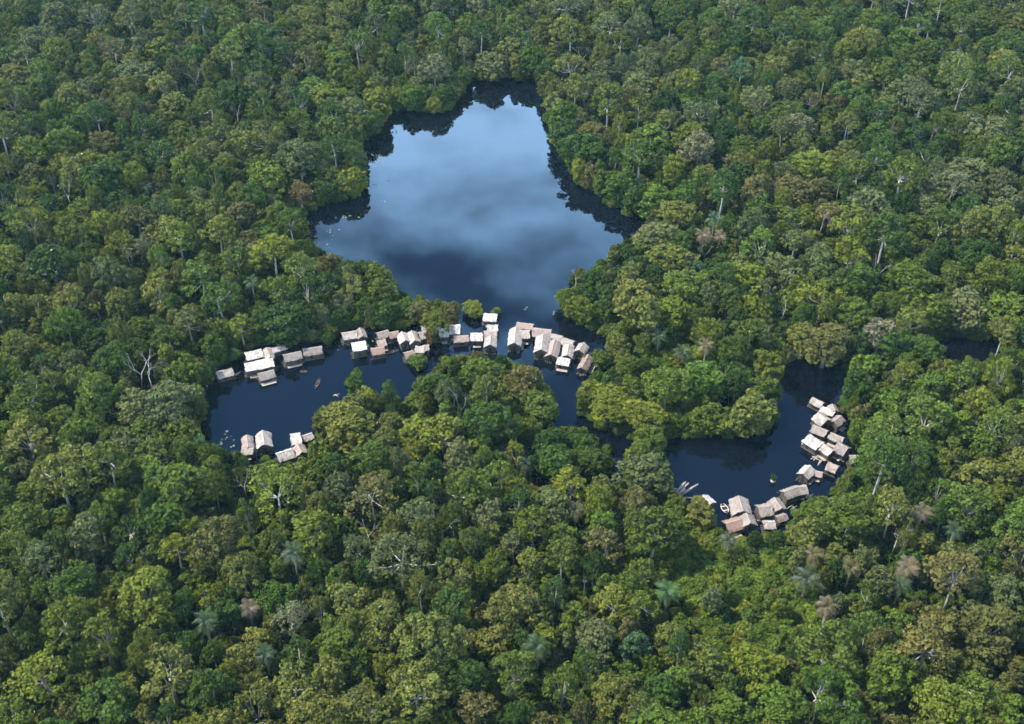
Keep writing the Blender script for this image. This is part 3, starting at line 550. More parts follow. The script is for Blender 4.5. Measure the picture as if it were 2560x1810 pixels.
# named trees: crown middle in the photo, variant style, radius, height, colour, label
NAMED = [
 (D(785,945), 'round', 8.6, 15, 'olive', 'huge olive domed tree at the right end of the left lagoon'),
 (D(1452,1052), 'round', 6.9, 12, 'grey-green', 'round grey-green tree alone at the mouth of the right lagoon'),
 (D(1686,925), 'bushy', 6.6, 12, 'olive', 'bulky olive tree on the tip jutting into the right lagoon'),
 (D(1372,900), 'round', 7.4, 10, 'yellow-green', 'broad yellow-green tree at the right edge of the channel'),
 (D(1440,925), 'round', 6.4, 10, 'yellow-green', 'yellow-green tree just right of the broad channel tree'),
 (D(375,900), 'round', 8.2, 15, 'grey-green', 'large grey-green tree at the left end of the left lagoon'),
 (D(300,905), 'clumpy', 6.4, 14, 'grey-green', 'smaller grey-green tree left of the large one by left lagoon'),
 (D(1060,690), 'bushy', 3.2, 4.4, 'yellow-green', 'round island bush standing in the lake mouth'),
 (D(1113,696), 'low', 1.5, 3.0, 'olive', 'small bush beside the round island bush in lake mouth'),
 (D(937,806), 'low', 3.0, 4.0, 'bright green', 'round green bush in the water below the middle huts'),
 (D(966,752), 'low', 2.3, 5.0, 'red-brown', 'orange tinged bush among the middle huts'),
 (D(1349,806), 'bushy', 2.9, 6.0, 'mid green', 'upright bush in the water beside the overgrown brown hut'),
 (D(1313,802), 'low', 1.3, 2.6, 'olive', 'creeper bush growing over the old brown hut'),
 (D(540,728), 'clumpy', 4.4, 12, 'yellow-green', 'lemon green tree behind the longest white hut'),
 (D(672,428), 'clumpy', 5.4, 12, 'red-brown', 'reddish brown tree on the left bank near the lake'),
 (D(1702,289), 'bushy', 4.0, 12, 'bright green', 'smooth emerald green tree on the upper right slope'),
 (D(1851,284), 'clumpy', 3.8, 13, 'yellow-green', 'small lemon tree among dark ones at upper right'),
 (D(2137,408), 'thin-leaved', 6.2, 17, 'pale', 'pale thin tree with white limbs near the right edge'),
 (D(797,858), 'slender', 2.5, 13, 'bright green', 'left slender bright green tree poking over the left lagoon'),
 (D(870,880), 'slender', 2.0, 12, 'bright green', 'right slender bright green tree poking over the left lagoon'),
 (D(1092,862), 'spreading', 4.4, 17, 'olive', 'flat topped tree with white forked limbs on the peninsula'),
 (D(1000,872), 'spreading', 3.4, 16, 'grey-green', 'flat topped pale tree left of the white forked one'),
 (D(835,1108), 'thin-leaved', 7.4, 16, 'olive-brown', 'big brownish thin tree below the left lagoon'),
 (D(760,1090), 'round', 4.6, 14, 'grey-green', 'pale green domed tree left of the big brownish one'),
 (D(140,1385), 'spreading', 6.0, 21, 'yellow-green', 'yellow-green tree with long bare trunk at lower left corner'),
 (D(1155,1352), 'round', 6.4, 14, 'olive', 'broad olive crown in the lower centre foreground'),
 (D(290,228), 'spreading', 5.0, 18, 'olive', 'flat topped tree on a tall white trunk at upper left'),
 (D(1520,478), 'round', 6.8, 14, 'olive', 'big olive tree at the right corner of the lake'),
 (D(1855,760), 'round', 8.4, 14, 'olive-brown', 'big brown-olive tree above the neck of the right lagoon'),
 (D(1905,1150), 'round', 8.6, 15, 'mid green', 'big dark green tree right of the lagoon foot huts'),
 (D(1190,965), 'bushy', 2.9, 10, 'yellow-green', 'small lime coloured tree near the peninsula channel'),
 (D(1568,1152), 'bushy', 4.4, 7, 'olive', 'rounded bush left of the white canoe at lagoon foot'),
 (D(1322,1028), 'round', 4.6, 10, 'mid green', 'tree leaning over the bend of the hidden channel'),
 (D(1590,940), 'bushy', 5.4, 8, 'mid green', 'leafy tree filling the gap between channel and right lagoon'),
 (D(1410,820), 'round', 4.8, 9, 'mid green', 'compact tree right of the overgrown brown hut'),
 (D(1800,750), 'round', 5.6, 12, 'olive', 'olive tree left of the big brown-olive one'),
 (D(1080,830), 'round', 5.8, 12, 'mid green', 'round tree at the top of the central peninsula'),
 (D(1170,850), 'round', 5.4, 12, 'olive-brown', 'olive-brown tree at upper right of the peninsula'),
 (D(975,715), 'round', 4.6, 9, 'yellow-green', 'overhanging tree above the middle huts by the lake mouth'),
 (D(1010,700), 'bushy', 3.4, 7, 'olive-brown', 'tree at the tip of the bank by the lake mouth'),
 (D(1300,690), 'bushy', 4.8, 8, 'yellow-green', 'yellow-green tree at the point right of the lake mouth'),
 (D(790,405), 'bushy', 4.6, 10, 'yellow-green', 'rounded yellow-green tree bulging into the lake from left'),
 (D(2030,1205), 'thin-leaved', 2.6, 10, 'olive', 'thin tree left of the white bare tree at right'),
 (D(1105,1270), 'round', 4.6, 13, 'mid green', 'mid green dome above the broad olive foreground crown'),
 (D(650,1380), 'thin-leaved', 4.0, 14, 'pale', 'pale twiggy tree in the lower left foreground'),
 (D(1700,1490), 'round', 6.2, 13, 'yellow-green', 'bright domed tree at the bottom edge right of centre'),
]
for (px, py), style, R, h, col, label in NAMED:
    vi = rng.choice(BYS[style]); v = VAR[vi]; sc = R / v['R']; zs = h / v['h']
    c = at(px, py, (v['zb'] * .45 + v['h'] * .55) * zs)
    put(c.x, c.y, vi, sc, col, label, 'bush' if ' bush' in label else 'tree', zs=zs / sc)

# nothing nearer may grow up in front of the trees that stand out: remember how far off each one is
FRONT = np.full((MH, MW), -1.0)
def stand_out(x, y, zlo, zhi, R):
    for z in np.linspace(zlo, zhi, 7):
        for k in (0, .3, .6, .85):
            a, b = proj(x + CA * R * k, y + SA * R * k, np.full(10, z))
            ix, iy = ((a - OX) / MS).astype(int), ((b - OY) / MS).astype(int)
            for d in (-1, 0, 1):
                for e in (-1, 0, 1):
                    q = (np.clip(iy + d, 0, MH - 1), np.clip(ix + e, 0, MW - 1)); FRONT[q] = np.maximum(FRONT[q], y)
for t in list(TREES):
    v = VAR[t['var']]; hh = t['sc'] * t['zs']; stand_out(t['x'], t['y'], (v['zb'] * .6 + v['h'] * .4) * hh, v['h'] * hh, t['R'])
for (px, py), R, h, _, _ in PALMS: c = at(px, py, h); stand_out(c.x, c.y, h - 1.0, h + .5, R); HASH.setdefault((int(c.x // CELL), int(c.y // CELL)), []).append((c.x, c.y, 1.6))
for (px, py), h, _ in BARES: c = at(px, py, h * .75); stand_out(c.x, c.y, h * .55, h, 1.6); HASH.setdefault((int(c.x // CELL), int(c.y // CELL)), []).append((c.x, c.y, 1.0))
def hides_marked(x, y, R, zb, zt):
    Z = np.concatenate([np.full(10, zb + (zt - zb) * f) for f in (.4, .75, 1.0)]); kk = np.repeat((.95, .8, .45), 10)
    a, b = proj(x + np.tile(CA, 3) * R * kk, y + np.tile(SA, 3) * R * kk, Z)
    ix, iy = np.clip(((a - OX) / MS).astype(int), 0, MW - 1), np.clip(((b - OY) / MS).astype(int), 0, MH - 1)
    return (FRONT[iy, ix] > y + .5).mean()
CLEAR = [[(x * K, y * K) for x, y in P] for P in ([(1480,1195),(1640,1215),(1770,1240),(1850,1290),(1860,1380),(1790,1450),(1700,1500),(1580,1460),(1520,1350),(1460,1260)],
         [(1390,735),(1560,735),(1590,800),(1520,850),(1400,790)], [(640,735),(740,740),(745,790),(640,770)], [(880,890),(960,900),(950,960),(880,940)], [(1540,1000),(1470,985),(1500,960),(1600,960)])]
CLM = np.zeros((MH, MW), bool)
for P in CLEAR: CLM |= inside(P, gx, gy)
PATCH = {}
def colour_at(px, py, wx, wy):
    x, y = px / K, py / K
    wts = {'mid green': 3, 'yellow-green': 1.0, 'bright green': .8, 'olive': 2.2, 'grey-green': 1.6, 'dark green': 1.1, 'olive-brown': .4, 'deep green': 1.6, 'blue-green': .04, 'pale': .05, 'red-brown': .0}
    if y < 330: wts.update({'yellow-green': .25, 'grey-green': 2.4, 'deep green': 2.6, 'bright green': .5})
    if 1210 < x < 1480 and 150 < y < 500: wts.update({'olive-brown': 3, 'grey-green': 2.5, 'olive': 2.5})
    if x < 760 and y > 1180: wts.update({'yellow-green': 3, 'olive': 2.6})
    if x > 1750 and y > 1380: wts.update({'olive-brown': 2.5, 'red-brown': .12})
    if 560 < x < 1050 and 200 < y < 700: wts.update({'yellow-green': 2.4, 'olive-brown': 1.0})
    if 1400 < x < 1800 and y > 1150: wts.update({'bright green': 2.5, 'mid green': 3.5, 'olive-brown': 1.0})
    if x > 1900 and 800 < y < 1350: wts.update({'deep green': 3, 'bright green': 1.4})
    # kinds of tree keep company: every stand of about 30 m has its own mix
    key = (int((wx + 9 * math.sin(wy * .09)) // 30), int((wy + 9 * math.sin(wx * .08)) // 30))
    if key not in PATCH: PATCH[key] = {k: rng.uniform(.15, 1.6) ** 2 for k in wts}
    return rng.choices(list(wts), [a * PATCH[key][k] for k, a in wts.items()])[0]
XR, Y0, Y1 = 300.0, 120.0, 650.0
def scatter(n, styles, rlo, rhi, space, clear_ok=0.0):
    for _ in range(n):
        y = Y0 + (Y1 - Y0) * rng.random(); half = 40 + (y * CP + CAM_H * SP) * 0.43
        x = rng.uniform(-half, half)
        R = rng.uniform(rlo, rhi)
        spc = space * (.94 + .14 * math.sin(x * .053 + 1.3) * math.sin(y * .047 + .4) + rng.uniform(-.08, .08))
        if any((x - a) ** 2 + (y - b) ** 2 < (spc * (R + q)) ** 2 for a, b, q in near(x, y)): continue
        px, py = proj(x, y, 0.0)
        if look(WATER, px, py): continue
        if any((x - a) ** 2 + (y - b) ** 2 < (q * .8 + 1.0) ** 2 for a, b, q, _ in HUT_C): continue
        st = rng.choices(list(styles), list(styles.values()))[0]
        cpx, cpy = proj(x, y, 7.0)
        if look(CLM, cpx, cpy) and rng.random() > clear_ok: continue
        # beside open water the trees are leafy down to the ground
        m = 9 * FPX / (y * CP + CAM_H * SP)
        if look(WATER, np.array([px, px - m, px + m, px - .7 * m, px + .7 * m]), np.array([py + m * .7, py, py, py + .5 * m, py + .5 * m])).any() and st != 'low': st = 'bushy'
        vi = rng.choice(BYS[st]); v = VAR[vi]; sc = R / v['R']
        zs = rng.uniform(.78, 1.22) * max(1.0, .9 / sc) if sc < 1 else rng.uniform(.8, 1.16) / sc ** .4
        if hides_water(x, y, R, v['zb'] * sc * zs, v['h'] * sc * zs) > 0.05: continue
        if R > 2.3 and hides_water(x, y, R, v['zb'] * sc * zs, v['h'] * sc * zs, CLM) > 0.22: continue
        if hides_marked(x, y, R, v['zb'] * sc * zs, v['h'] * sc * zs) > 0.12: continue
        put(x, y, vi, sc, colour_at(cpx, cpy, x, y), zs=zs)
scatter(9000, {'round': 4, 'spreading': 1.3, 'clumpy': 2.6, 'thin-leaved': .6}, 4.6, 8.2, .80)
scatter(26000, {'round': 3, 'clumpy': 2.4, 'spreading': .6, 'bushy': 1.5, 'thin-leaved': .5, 'slender': .4}, 3.0, 4.6, .74)
scatter(36000, {'bushy': 2, 'slender': 1.6, 'low': 1.2}, 1.7, 2.8, .68, .04)
print('trees', len(TREES))

# ------------------------------------------------------------------ the 300 that show largest stand as trees of their own, the rest is forest
for t in TREES:
    v = VAR[t['var']]; h = v['h'] * t['sc'] * t['zs']
    t['h'] = h; px, py = proj(t['x'], t['y'], h * .75); t['px'], t['py'] = px, py
    dist = math.sqrt(t['x'] ** 2 + t['y'] ** 2 + (CAM_H - h) ** 2)
    inn = 0 < px < PW and 0 < py < PH
    t['show'] = (t['R'] / dist) ** 2 * (1.0 if inn else 0.0)
    # low trees under taller neighbours hardly show
    for a, b, q in near(t['x'], t['y']):
        if (a, b) != (t['x'], t['y']) and q > t['R'] * 1.2 and (a - t['x']) ** 2 + (b - t['y']) ** 2 < (q + t['R'] * .3) ** 2: t['show'] *= .5
named = [t for t in TREES if t['label']]
rest = sorted((t for t in TREES if not t['label']), key=lambda t: -t['show'])
NTREE = 300 - sum(1 for t in named if t['cat'] == 'tree')
single, mass = rest[:NTREE], rest[NTREE:]
def zone(x, y):
    x, y = x / K, y / K
    if y > 1250: return 'in the lower left foreground' if x < 750 else ('in the lower centre foreground' if x < 1450 else 'in the lower right foreground')
    if y > 1000 and x < 1480: return 'below the left lagoon' if x < 700 else 'on the neck between the two lagoons'
    if y > 1180 and x < 1760: return 'in front of the right lagoon foot'
    if y > 780 and 690 < x < 1290: return 'on the central peninsula'
    if x > 1850 and y > 780: return 'on the bank right of right lagoon'
    if x > 1250 and y > 540: return 'on the point between lake and right lagoon'
    if x > 1200: return 'on the right bank of the lake'
    if x < 480 and y > 600: return 'left of the left lagoon'
    if x < 1060 and y > 480: return 'on the bank above the left lagoon'
    return 'on the left bank of the lake'
ORD = ['first', 'second', 'third', 'fourth', 'fifth', 'sixth', 'seventh', 'eighth', 'ninth', 'tenth', 'eleventh', 'twelfth', 'thirteenth', 'fourteenth', 'fifteenth', 'sixteenth', 'seventeenth', 'eighteenth', 'nineteenth', 'twentieth']
STY = {'round': 'round-crowned', 'spreading': 'flat-topped', 'bushy': 'bushy', 'clumpy': 'clumpy', 'thin-leaved': 'thin-leaved', 'slender': 'slender', 'low': 'low'}
fam = {}
for t in single:
    size = 'large' if t['R'] > 5.2 else ('middling' if t['R'] > 3.9 else 'small')
    t['kinddesc'] = f"{size} {t['col']} {STY[VAR[t['var']]['style']]} tree"; t['zone'] = zone(t['px'], t['py'])
    fam.setdefault((t['kinddesc'], t['zone']), []).append(t)
for (kd, zn), L in fam.items():
    L.sort(key=lambda t: t['px'])
    for i, t in enumerate(L):
        t['label'] = f"{kd} {zn}" if len(L) == 1 else f"{ORD[i] if i < 20 else 'last'} from left, {kd} {zn}"
CROWN_OF, TRUNK_OF = {}, {}
def jit(c, a=.12):
    k = rng.uniform(1 - a, 1 + a); return [c[0] * k * rng.uniform(.93, 1.07), c[1] * k, c[2] * k * rng.uniform(.88, 1.12)]
def build_tree(t):
    v = VAR[t['var']]; nm = 'bush' if t['cat'] == 'bush' else 'broadleaf_tree'
    z = 0.5 if not on_water(t['x'], t['y']) else 0.0
    root = empty(nm, (t['x'], t['y'], z), t['rz'], (t['sc'], t['sc'], t['sc'] * t['zs']))
    tag(root, t['label'], t['cat'], t.get('group') or ('bushes growing in the water' if t['cat'] == 'bush' else 'trees of the swamp forest'))
    c = mobj('crown', v['crown'], root); c['tint'] = jit(PAL[t['col']])
    k = mobj('trunk', v['trunk'], root)
    CROWN_OF.setdefault(t['var'], c); TRUNK_OF.setdefault(t['var'], k)
for t in named + single: build_tree(t)
print('named', len(named), 'single', len(single), 'mass', len(mass))

def scatter_object(name, label, cat, pts, variants):
    """pts: list of (x,y,z,variant,(sx,sy,sz),rz,tint); variants: {id: [objects]}; one object, kind stuff"""
    me = bpy.data.meshes.new(name); me.from_pydata([p[:3] for p in pts], [], []); me.update()
    a = me.attributes.new('variant', 'INT', 'POINT'); a.data.foreach_set('value', [p[3] for p in pts])
    a = me.attributes.new('size', 'FLOAT_VECTOR', 'POINT'); a.data.foreach_set('vector', [q for p in pts for q in p[4]])
    a = me.attributes.new('turn', 'FLOAT_VECTOR', 'POINT'); a.data.foreach_set('vector', [q for p in pts for q in (0, 0, p[5])])
    a = me.attributes.new('tint', 'FLOAT_COLOR', 'POINT'); a.data.foreach_set('color', [q for p in pts for q in (*p[6], 1.0)])
    o = mobj(name, me); tag(o, label, cat, kind='stuff')
    ng = bpy.data.node_groups.new(name, 'GeometryNodeTree')
    ng.interface.new_socket('Geometry', in_out='INPUT', socket_type='NodeSocketGeometry'); ng.interface.new_socket('Geometry', in_out='OUTPUT', socket_type='NodeSocketGeometry')
    N = ng.nodes.new; gi = N('NodeGroupInput'); go = N('NodeGroupOutput'); J = N('GeometryNodeJoinGeometry')
    def na(nm, dt): q = N('GeometryNodeInputNamedAttribute'); q.data_type = dt; q.inputs[0].default_value = nm; return q.outputs[0]
    av, asz, atn = na('variant', 'INT'), na('size', 'FLOAT_VECTOR'), na('turn', 'FLOAT_VECTOR')
    for k, objs in variants.items():
        cmp_ = N('FunctionNodeCompare'); cmp_.data_type = 'INT'; cmp_.operation = 'EQUAL'
        ng.links.new(av, cmp_.inputs[2]); cmp_.inputs[3].default_value = k
        for ob in objs:
            oi = N('GeometryNodeObjectInfo'); oi.inputs[0].default_value = ob
            ip = N('GeometryNodeInstanceOnPoints')
            ng.links.new(gi.outputs[0], ip.inputs['Points']); ng.links.new(cmp_.outputs[0], ip.inputs['Selection'])
            ng.links.new(oi.outputs['Geometry'], ip.inputs['Instance']); ng.links.new(atn, ip.inputs['Rotation']); ng.links.new(asz, ip.inputs['Scale'])
            ng.links.new(ip.outputs[0], J.inputs[0])
    ng.links.new(J.outputs[0], go.inputs[0])
    md = o.modifiers.new('scatter', 'NODES'); md.node_group = ng
    return o
for t in mass:
    if t['var'] not in CROWN_OF:                 # fall back to a standing relative of the same style
        t['var'] = next((i for i in BYS[VAR[t['var']]['style']] if i in CROWN_OF), next(iter(CROWN_OF)))
scatter_object('forest', 'dense swamp forest stretching away on all sides', 'forest',
    [(t['x'], t['y'], 0.5, t['var'], (t['sc'], t['sc'], t['sc'] * t['zs']), t['rz'], jit(PAL[t['col']])) for t in mass],
    {k: [CROWN_OF[k], TRUNK_OF[k]] for k in CROWN_OF})
# undergrowth between the trunks and over the clearings
lows = [i for i in BYS['low'] if i in CROWN_OF] or [next(iter(CROWN_OF))]
ug = []
for yy in np.arange(Y0, Y1, 2.5):
    half = 35 + (yy * CP + CAM_H * SP) * 0.43
    for xx in np.arange(-half, half, 2.5):
        x, y = xx + rng.uniform(-1.2, 1.2), yy + rng.uniform(-1.2, 1.2)
        px, py = proj(x, y, 0.0)
        if look(WATER, px, py): continue
        cl_ = bool(look(CLM, px, py)); sc = rng.uniform(.55, 1.0) * (1.25 if cl_ else 1.0)
        if hides_water(x, y, 2.0 * sc, .2, 3.6 * sc) > 0.06: continue
        if any((x - a) ** 2 + (y - b) ** 2 < (q + .8) ** 2 for a, b, q, _ in HUT_C): continue
        col = rng.choices(['bright green', 'mid green', 'deep green', 'yellow-green', 'olive-brown'], [6, 3, .6, 1.2, .3] if cl_ else [1.2, 3, 4, .4, .6])[0]
        ug.append((x, y, 0.35, rng.choice(lows), (sc, sc, sc * rng.uniform(.5, .9)), rng.uniform(0, 6.28), jit(PAL[col], .2)))
scatter_object('undergrowth', 'low green undergrowth filling the gaps between the trees', 'undergrowth', ug, {k: [CROWN_OF[k]] for k in lows})
print('undergrowth', len(ug))

# ------------------------------------------------------------------ palms
def frond_mesh(seed, L, droop, rise):
    r = random.Random(seed); rs = np.random.default_rng(seed); V, F, T = [], [], []
    n = 22; spine = []
    for i in range(n + 1):
        u = i / n; spine.append(Vector((L * u * (1 - .12 * u), 0, rise * math.sin(u * 1.5) - droop * u * u)))
    for i in range(1, n + 1):
        u = i / n; p = spine[i]; ln = L * .20 * math.sin(math.pi * (.12 + .86 * u)) + .12
        for s in (-1, 1):
            e = p + Vector((ln * .45, s * ln, -ln * .38 + r.uniform(-.08, .08))); q = spine[i - 1]
            b = len(V); V += [tuple(q.lerp(p, .45)), tuple(p), tuple(e + Vector((.03, 0, 0))), tuple(e - Vector((.02, 0, .01)))]; F.append((b, b + 1, b + 2, b + 3)); T.append(r.uniform(.3, .7))
    me = bpy.data.meshes.new('frond'); me.from_pydata(V, [], F); me.update(); me.materials.append(LEAF)
    a = me.attributes.new('tone', 'FLOAT', 'FACE'); a.data.foreach_set('value', T); return me
FR = [frond_mesh(1, 3.6, 1.6, 1.5), frond_mesh(2, 3.9, 2.4, 1.1), frond_mesh(3, 3.3, 3.2, .6)]
pt = MB(); pt.tube([(0, 0, -.5), (.1, 0, .5), (.05, .05, 1.0)], [.3, .24, .2], 7); PTM = pt.mesh('trunk', BARK, True)
for pi, ((px, py), R, h, tint, label) in enumerate(PALMS):
    r = random.Random(500 + pi); c = at(px, py, h)
    root = empty('palm_tree', (c.x, c.y, .4), r.uniform(0, 6.28)); tag(root, label, 'palm tree', 'palms scattered through the forest')
    tk = mobj('trunk', PTM, root); tk.scale = (1, 1, h); dry = tint[0] > tint[1]
    nf = 22
    for i in range(nf):
        lev = i / nf
        f = mobj('frond', FR[0 if lev < .4 else (1 if lev < .75 else 2)], root)
        f.location = (0.06 * h * 0, 0, h); s = R / 3.6 * r.uniform(.85, 1.12)
        f.scale = (s, s, s); f.rotation_euler = (r.uniform(-.15, .15), (-.75 + 1.25 * lev if not dry else -.4 + 1.3 * lev) + r.uniform(-.1, .1), i * 2.399 + r.uniform(-.2, .2))
        k = r.uniform(.8, 1.2); tt = tint if (lev < .82 or r.random() < .4) else (.15, .115, .07)
        f['tint'] = [tt[0] * k * .82, tt[1] * k * .84, tt[2] * k * .8] if tt[0] > tt[1] else [tt[0] * k, tt[1] * k * .84, tt[2] * k * .6]

# ------------------------------------------------------------------ bare trees
def bare_mesh(seed, h, spread):
    r = random.Random(seed); tr, br = MB(), MB()
    top = Vector((r.uniform(-.08, .08) * h, r.uniform(-.08, .08) * h, h * .55))
    tr.tube([(0, 0, -.5), top * .5 + Vector((r.uniform(-.2, .2), r.uniform(-.2, .2), 0)), top], [h * .016, h * .013, h * .009], 6)
    def grow(p, d, L, rad, lev):
        e = p + d * L; m = p + d * L * .5 + Vector((r.uniform(-.1, .1), r.uniform(-.1, .1), r.uniform(-.05, .1))) * L
        br.tube([p, m, e], [rad, rad * .8, rad * .55], 5 if lev < 2 else 4, cap=False)
        if lev >= 4: return
        for _ in range(2):
            nd = (d + Vector((r.uniform(-1, 1), r.uniform(-1, 1), r.uniform(-.35, .75))) * spread).normalized()
            grow(e, nd, L * r.uniform(.55, .8), rad * .58, lev + 1)
    for k in range(2):
        a = k * 2.9 + r.uniform(-.5, .5); grow(top * r.uniform(.85, 1.0), Vector((math.cos(a) * spread, math.sin(a) * spread, 1.0)).normalized(), h * .2, h * .008, 0)
    return tr.mesh('trunk', DEADWOOD, True), br.mesh('branches', DEADWOOD, True)
BARE = [bare_mesh(i, 12.0, s) for i, s in enumerate((.55, .45, .65))]
for bi, ((px, py), h, label) in enumerate(BARES):
    c = at(px, py, h * .75); root = empty('bare_tree', (c.x, c.y, .4), bi * 1.3, h / 12.0); tag(root, label, 'dead tree', 'bare trees standing out of the forest')
    a, b = BARE[bi % 3]; mobj('trunk', a, root); mobj('branches', b, root)

# ------------------------------------------------------------------ canoes, floats, logs, plants in the water
def canoe(p0, p1, wid, label, mat=CANOEM, name='dugout_canoe'):
    A, B = at(*p0, .25), at(*p1, .25); L = (B - A).length; c = (A + B) / 2
    root = empty(name, (c.x, c.y, 0), math.atan2(B.y - A.y, B.x - A.x)); tag(root, label, 'canoe', 'dugout canoes on the lagoons')
    n = 14; hull, inn = MB(), MB()
    def sec(u, k, z0, zr): 
        wv = wid / 2 * math.sin(math.pi * (.04 + .92 * u)) ** .55 * k; sh = .12 * (2 * u - 1) ** 4
        return [(L * (u - .5) * (1 if k == 1 else .95), math.sin(a) * wv, z0 + zr * (1 - math.cos(a)) + sh) for a in np.linspace(-math.pi / 2, math.pi / 2, 7)]
    for m, k, z0, zr in ((hull, 1, -.12, .5), (inn, .8, .0, .385)):
        vs = [q for i in range(n + 1) for q in sec(i / n, k, z0, zr)]
        fs = [(i * 7 + j, i * 7 + j + 1, i * 7 + j + 8, i * 7 + j + 7) for i in range(n) for j in range(6)]
        m.add(vs, fs)
    gun = MB()
    for s in (0, 6):
        o1 = [sec(i / n, 1, -.12, .5)[s] for i in range(n + 1)]; i1 = [sec(i / n, .8, .0, .385)[s] for i in range(n + 1)]
        gun.add(o1 + i1, [(i, i + 1, n + 2 + i, n + 1 + i) for i in range(n)])
    mobj('hull', hull.mesh('hull', mat, True), root); mobj('interior', inn.mesh('interior', DOORM, True), root); mobj('gunwale', gun.mesh('gunwale', mat), root)
    th = MB()
    for s in (-.22, .22): th.box((s * L, 0, .33), (.22, wid * .74, .05))
    mobj('thwart', th.mesh('thwart', mat), root)
canoe(z1(1300,1135), z1(1350,1020), .9, 'lone brown dugout canoe in the middle of left lagoon')
canoe(z1(1125,945), z1(1210,938), .8, 'small brown dugout above the lone canoe')
canoe(z2(705,812), z2(1000,738), .8, 'long brown dugout moored beside the patchy red brown hut')
canoe(z2(600,872), z2(700,800), .7, 'short dugout under the patchy red brown hut')
canoe(z5(905,765), z5(970,888), 1.9, 'wide white canoe left of the largest lagoon foot hut', PALEM)
canoe(z2(1045,625), z2(1165,712), .7, 'narrow dugout below the pale end-on hut')
canoe((1935,1292), (1952,1300), .8, 'small canoe poking from under the largest lagoon foot hut')
canoe(z3(1700,1140), z3(1800,1120), .9, 'brown canoe at the foot of the overgrown hut')
def poles(name, label, cat, segs, rad, mat, part='log'):
    A0 = at(*segs[0][0], .1); root = empty(name, (A0.x, A0.y, 0)); tag(root, label, cat)
    for a, b in segs:
        A, B = at(*a, .12), at(*b, .12); m = MB(); m.tube([A - A0 + Vector((0, 0, .12)), (A + B) / 2 - A0 + Vector((0, 0, .16)), B - A0 + Vector((0, 0, .12))], [rad * 1.1, rad, rad * .8], 7)
        mobj(part, m.mesh(part, mat, True), root)
poles('log_raft', 'fan of pale pinkish logs floating by the round grey-green tree', 'logs',
  [(z5(260,620), z5(405,465)), (z5(300,625), z5(445,480)), (z5(330,640), z5(575,495)), (z5(350,650), z5(500,545)), (z5(160,555), z5(290,560)), (z5(320,680), z5(500,685)), (z5(280,600), z5(380,480)), (z5(240,580), z5(340,650)), (z5(290,650), z5(400,560))], .26, TIMBERM)
poles('pole_float', 'float of pale poles along the bright white lagoon hut', 'float', [(z4(495,858), z4(715,1000)), (z4(505,845), z4(725,990)), (z4(490,872), z4(705,1012))], .2, TIMBERM, 'pole')
poles('driftwood', 'tangle of grey drifting poles between the right lagoon huts', 'driftwood', [(z4(620,1090), z4(740,1030)), (z4(640,1050), z4(760,1080)), (z4(720,1180), z4(840,1050)), (z4(660,1110), z4(720,1040)), (z4(690,1080), z4(770,1120)), (z4(730,1150), z4(800,1060))], .13, POLEM, 'pole')
poles('plank_float', 'narrow pinkish plank float right of the joined pair of huts', 'float', [(z5(1990,690), z5(2150,635)), (z5(1985,705), z5(2145,650)), (z5(2000,678), z5(2120,640))], .2, TIMBERM, 'plank')
poles('driftwood', 'sparse sticks in the water behind the tilted lagoon foot hut', 'driftwood', [(z5(1760,760), z5(1850,720)), (z5(1790,830), z5(1880,770)), (z5(1840,850), z5(1930,790)), (z5(1380,990), z5(1440,1000))], .1, POLEM, 'pole')
poles('driftwood', 'thin pole lying by the cream hut at far left shore', 'driftwood', [(z1(390,975), z1(465,940)), (z1(400,985), z1(450,955))], .12, TIMBERM, 'pole')
poles('driftwood', 'brown branch afloat left of the huge olive tree', 'driftwood', [(z1(1500,1215), z1(1575,1195)), (z1(1520,1200), z1(1560,1225))], .14, POLEM, 'pole')
# tuft on a stump
c = at(*z5(1600, 440), .3); root = empty('grass_tuft', (c.x, c.y, 0)); tag(root, 'tuft of bright green grass on a floating stump in right lagoon', 'grass tuft')
m = MB(); m.tube([(0, 0, -.4), (.05, 0, .2), (0, .05, .45)], [.75, .8, .6], 8); mobj('stump', m.mesh('stump', POLEM), root)
m = MB(); r = random.Random(4)
for i in range(90):
    a, s, l = r.uniform(0, 6.28), r.uniform(.0, .6), r.uniform(1.0, 2.1); b = Vector((math.cos(a) * s, math.sin(a) * s, .4)); t_ = b + Vector((math.cos(a) * s * .9, math.sin(a) * s * .9, l)); q = Vector((-math.sin(a), math.cos(a), 0)) * .12
    m.add([b - q, b + q, t_], [(0, 1, 2)], r.random())
tf = mobj('blades', m.mesh('blades', LEAF), root); tf['tint'] = [.06, .14, .02]
# post in the lake mouth
c = at(*z3(1300, 150), .5); root = empty('mooring_post', (c.x, c.y, 0)); tag(root, 'mossy post sticking out at the lake mouth', 'post')
m = MB(); m.tube([(0, 0, -.6), (.05, .02, .5), (.1, .0, 1.1)], [.28, .25, .2], 7); mobj('stake', m.mesh('stake', POLEM), root)
m = MB()
for i in range(40):
    v = Vector((r.gauss(0, 1), r.gauss(0, 1), r.gauss(0, 1))).normalized() * r.uniform(.25, .5) + Vector((.1, 0, 1.15)); u = Vector((r.gauss(0, 1), r.gauss(0, 1), r.gauss(0, 1))) * .12; w_ = Vector((r.gauss(0, 1), r.gauss(0, 1), r.gauss(0, 1))) * .12
    m.add([v, v + u, v + w_], [(0, 1, 2)], r.random())
tf = mobj('moss', m.mesh('moss', LEAF), root); tf['tint'] = [.09, .12, .04]
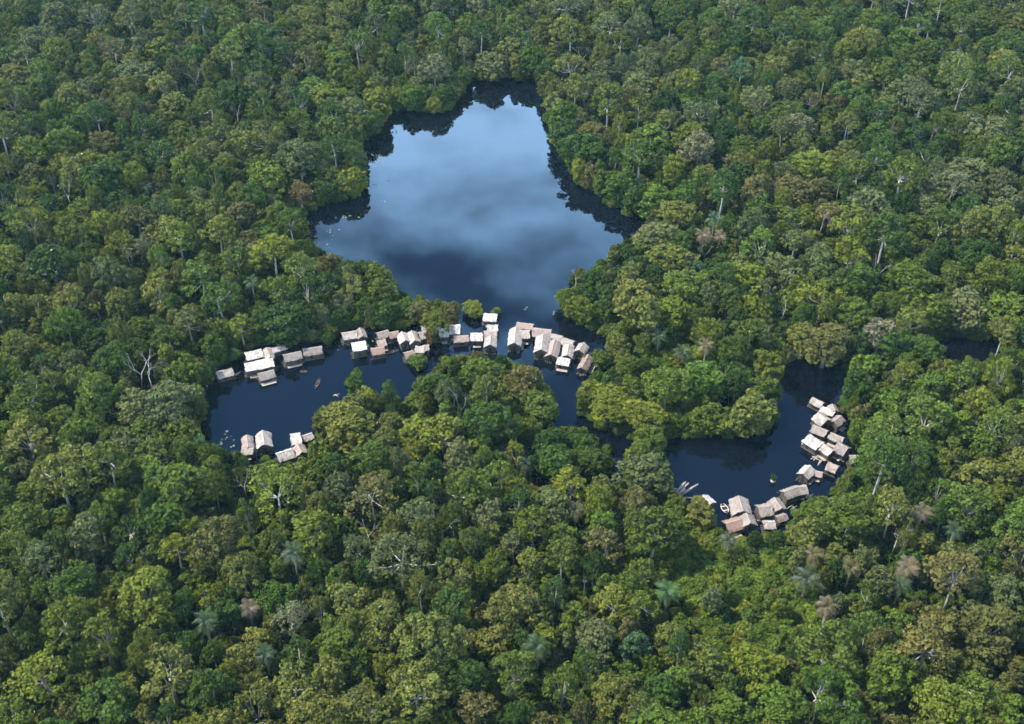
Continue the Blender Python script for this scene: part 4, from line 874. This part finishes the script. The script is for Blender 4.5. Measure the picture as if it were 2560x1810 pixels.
# lily pads
def z7(x, y): return (780 + x / 3.246, 150 + y / 3.246)
m = MB(); r = random.Random(9)
for (px, py), n, sp in [(z7(640,580), 9, 2.2), (z7(690,605), 5, 1.2), (z7(500,790), 12, 2.2), (z7(545,775), 6, 1.2), (z7(510,840), 7, 1.2), (z7(605,993), 3, .5), (z7(505,1015), 4, 1), (z7(590,1138), 3, .8), (z7(270,1275), 9, 1.4), (z7(335,1262), 4, 1), (z7(390,1272), 3, .5), (z7(155,1378), 9, 1.1), (z7(15,1450), 9, 1.3), (z7(50,1490), 9, 1.8), (z7(10,1500), 7, 1.2), (z7(110,1430), 4, 2), (z7(410,1135), 4, .7),
                     (z3(860,72), 6, .6), (z6(440,460), 7, 1.4), (z6(500,400), 5, .8), (z6(300,590), 10, .8), (z6(512,605), 5, .4), (z1(600,1020), 5, .5), (z2(180,640), 16, 1.6), (z2(330,590), 14, 1.2), (z2(550,640), 12, 1.4), (z2(1830,580), 8, .8), (z5(1850,830), 14, 2.2), (z5(1840,740), 8, 2.0)]:
    c = at(px, py, 0)
    for _ in range(int(n * .6 + .5)):
        x, y, q, a0 = c.x + r.gauss(0, sp), c.y + r.gauss(0, sp), r.uniform(.18, .42), r.uniform(0, 6.28)
        vs = [(x, y, .03)] + [(x + math.cos(a0 + k * .66) * q, y + math.sin(a0 + k * .66) * q, .02) for k in range(10)]
        m.add(vs, [(0, k, k + 1) for k in range(1, 10)], r.random())
lp = mobj('lily_pads', m.mesh('lily_pads', LEAF)); lp['tint'] = [.12, .155, .09]; tag(lp, 'pale green lily pads drifting along the left shore of lake', 'lily pads', kind='stuff')

# ------------------------------------------------------------------ moist air between the camera and the far forest
hm, ht = newmat('moist_air')
pv = ht.n('ShaderNodeVolumePrincipled', i_Density=0.000033, i_Anisotropy=0.2); pv.inputs['Color'].default_value = (0.42, 0.8, 1.0, 1)
ho = ht.n('ShaderNodeOutputMaterial'); ht.l(pv.outputs[0], ho.inputs['Volume'])
hb = MB(); hb.box((0, 750, 122.5), (3400, 2300, 253)); hz = mobj('haze', hb.mesh('haze', hm)); tag(hz, 'thin bluish haze in the air over the forest', 'haze', kind='stuff')
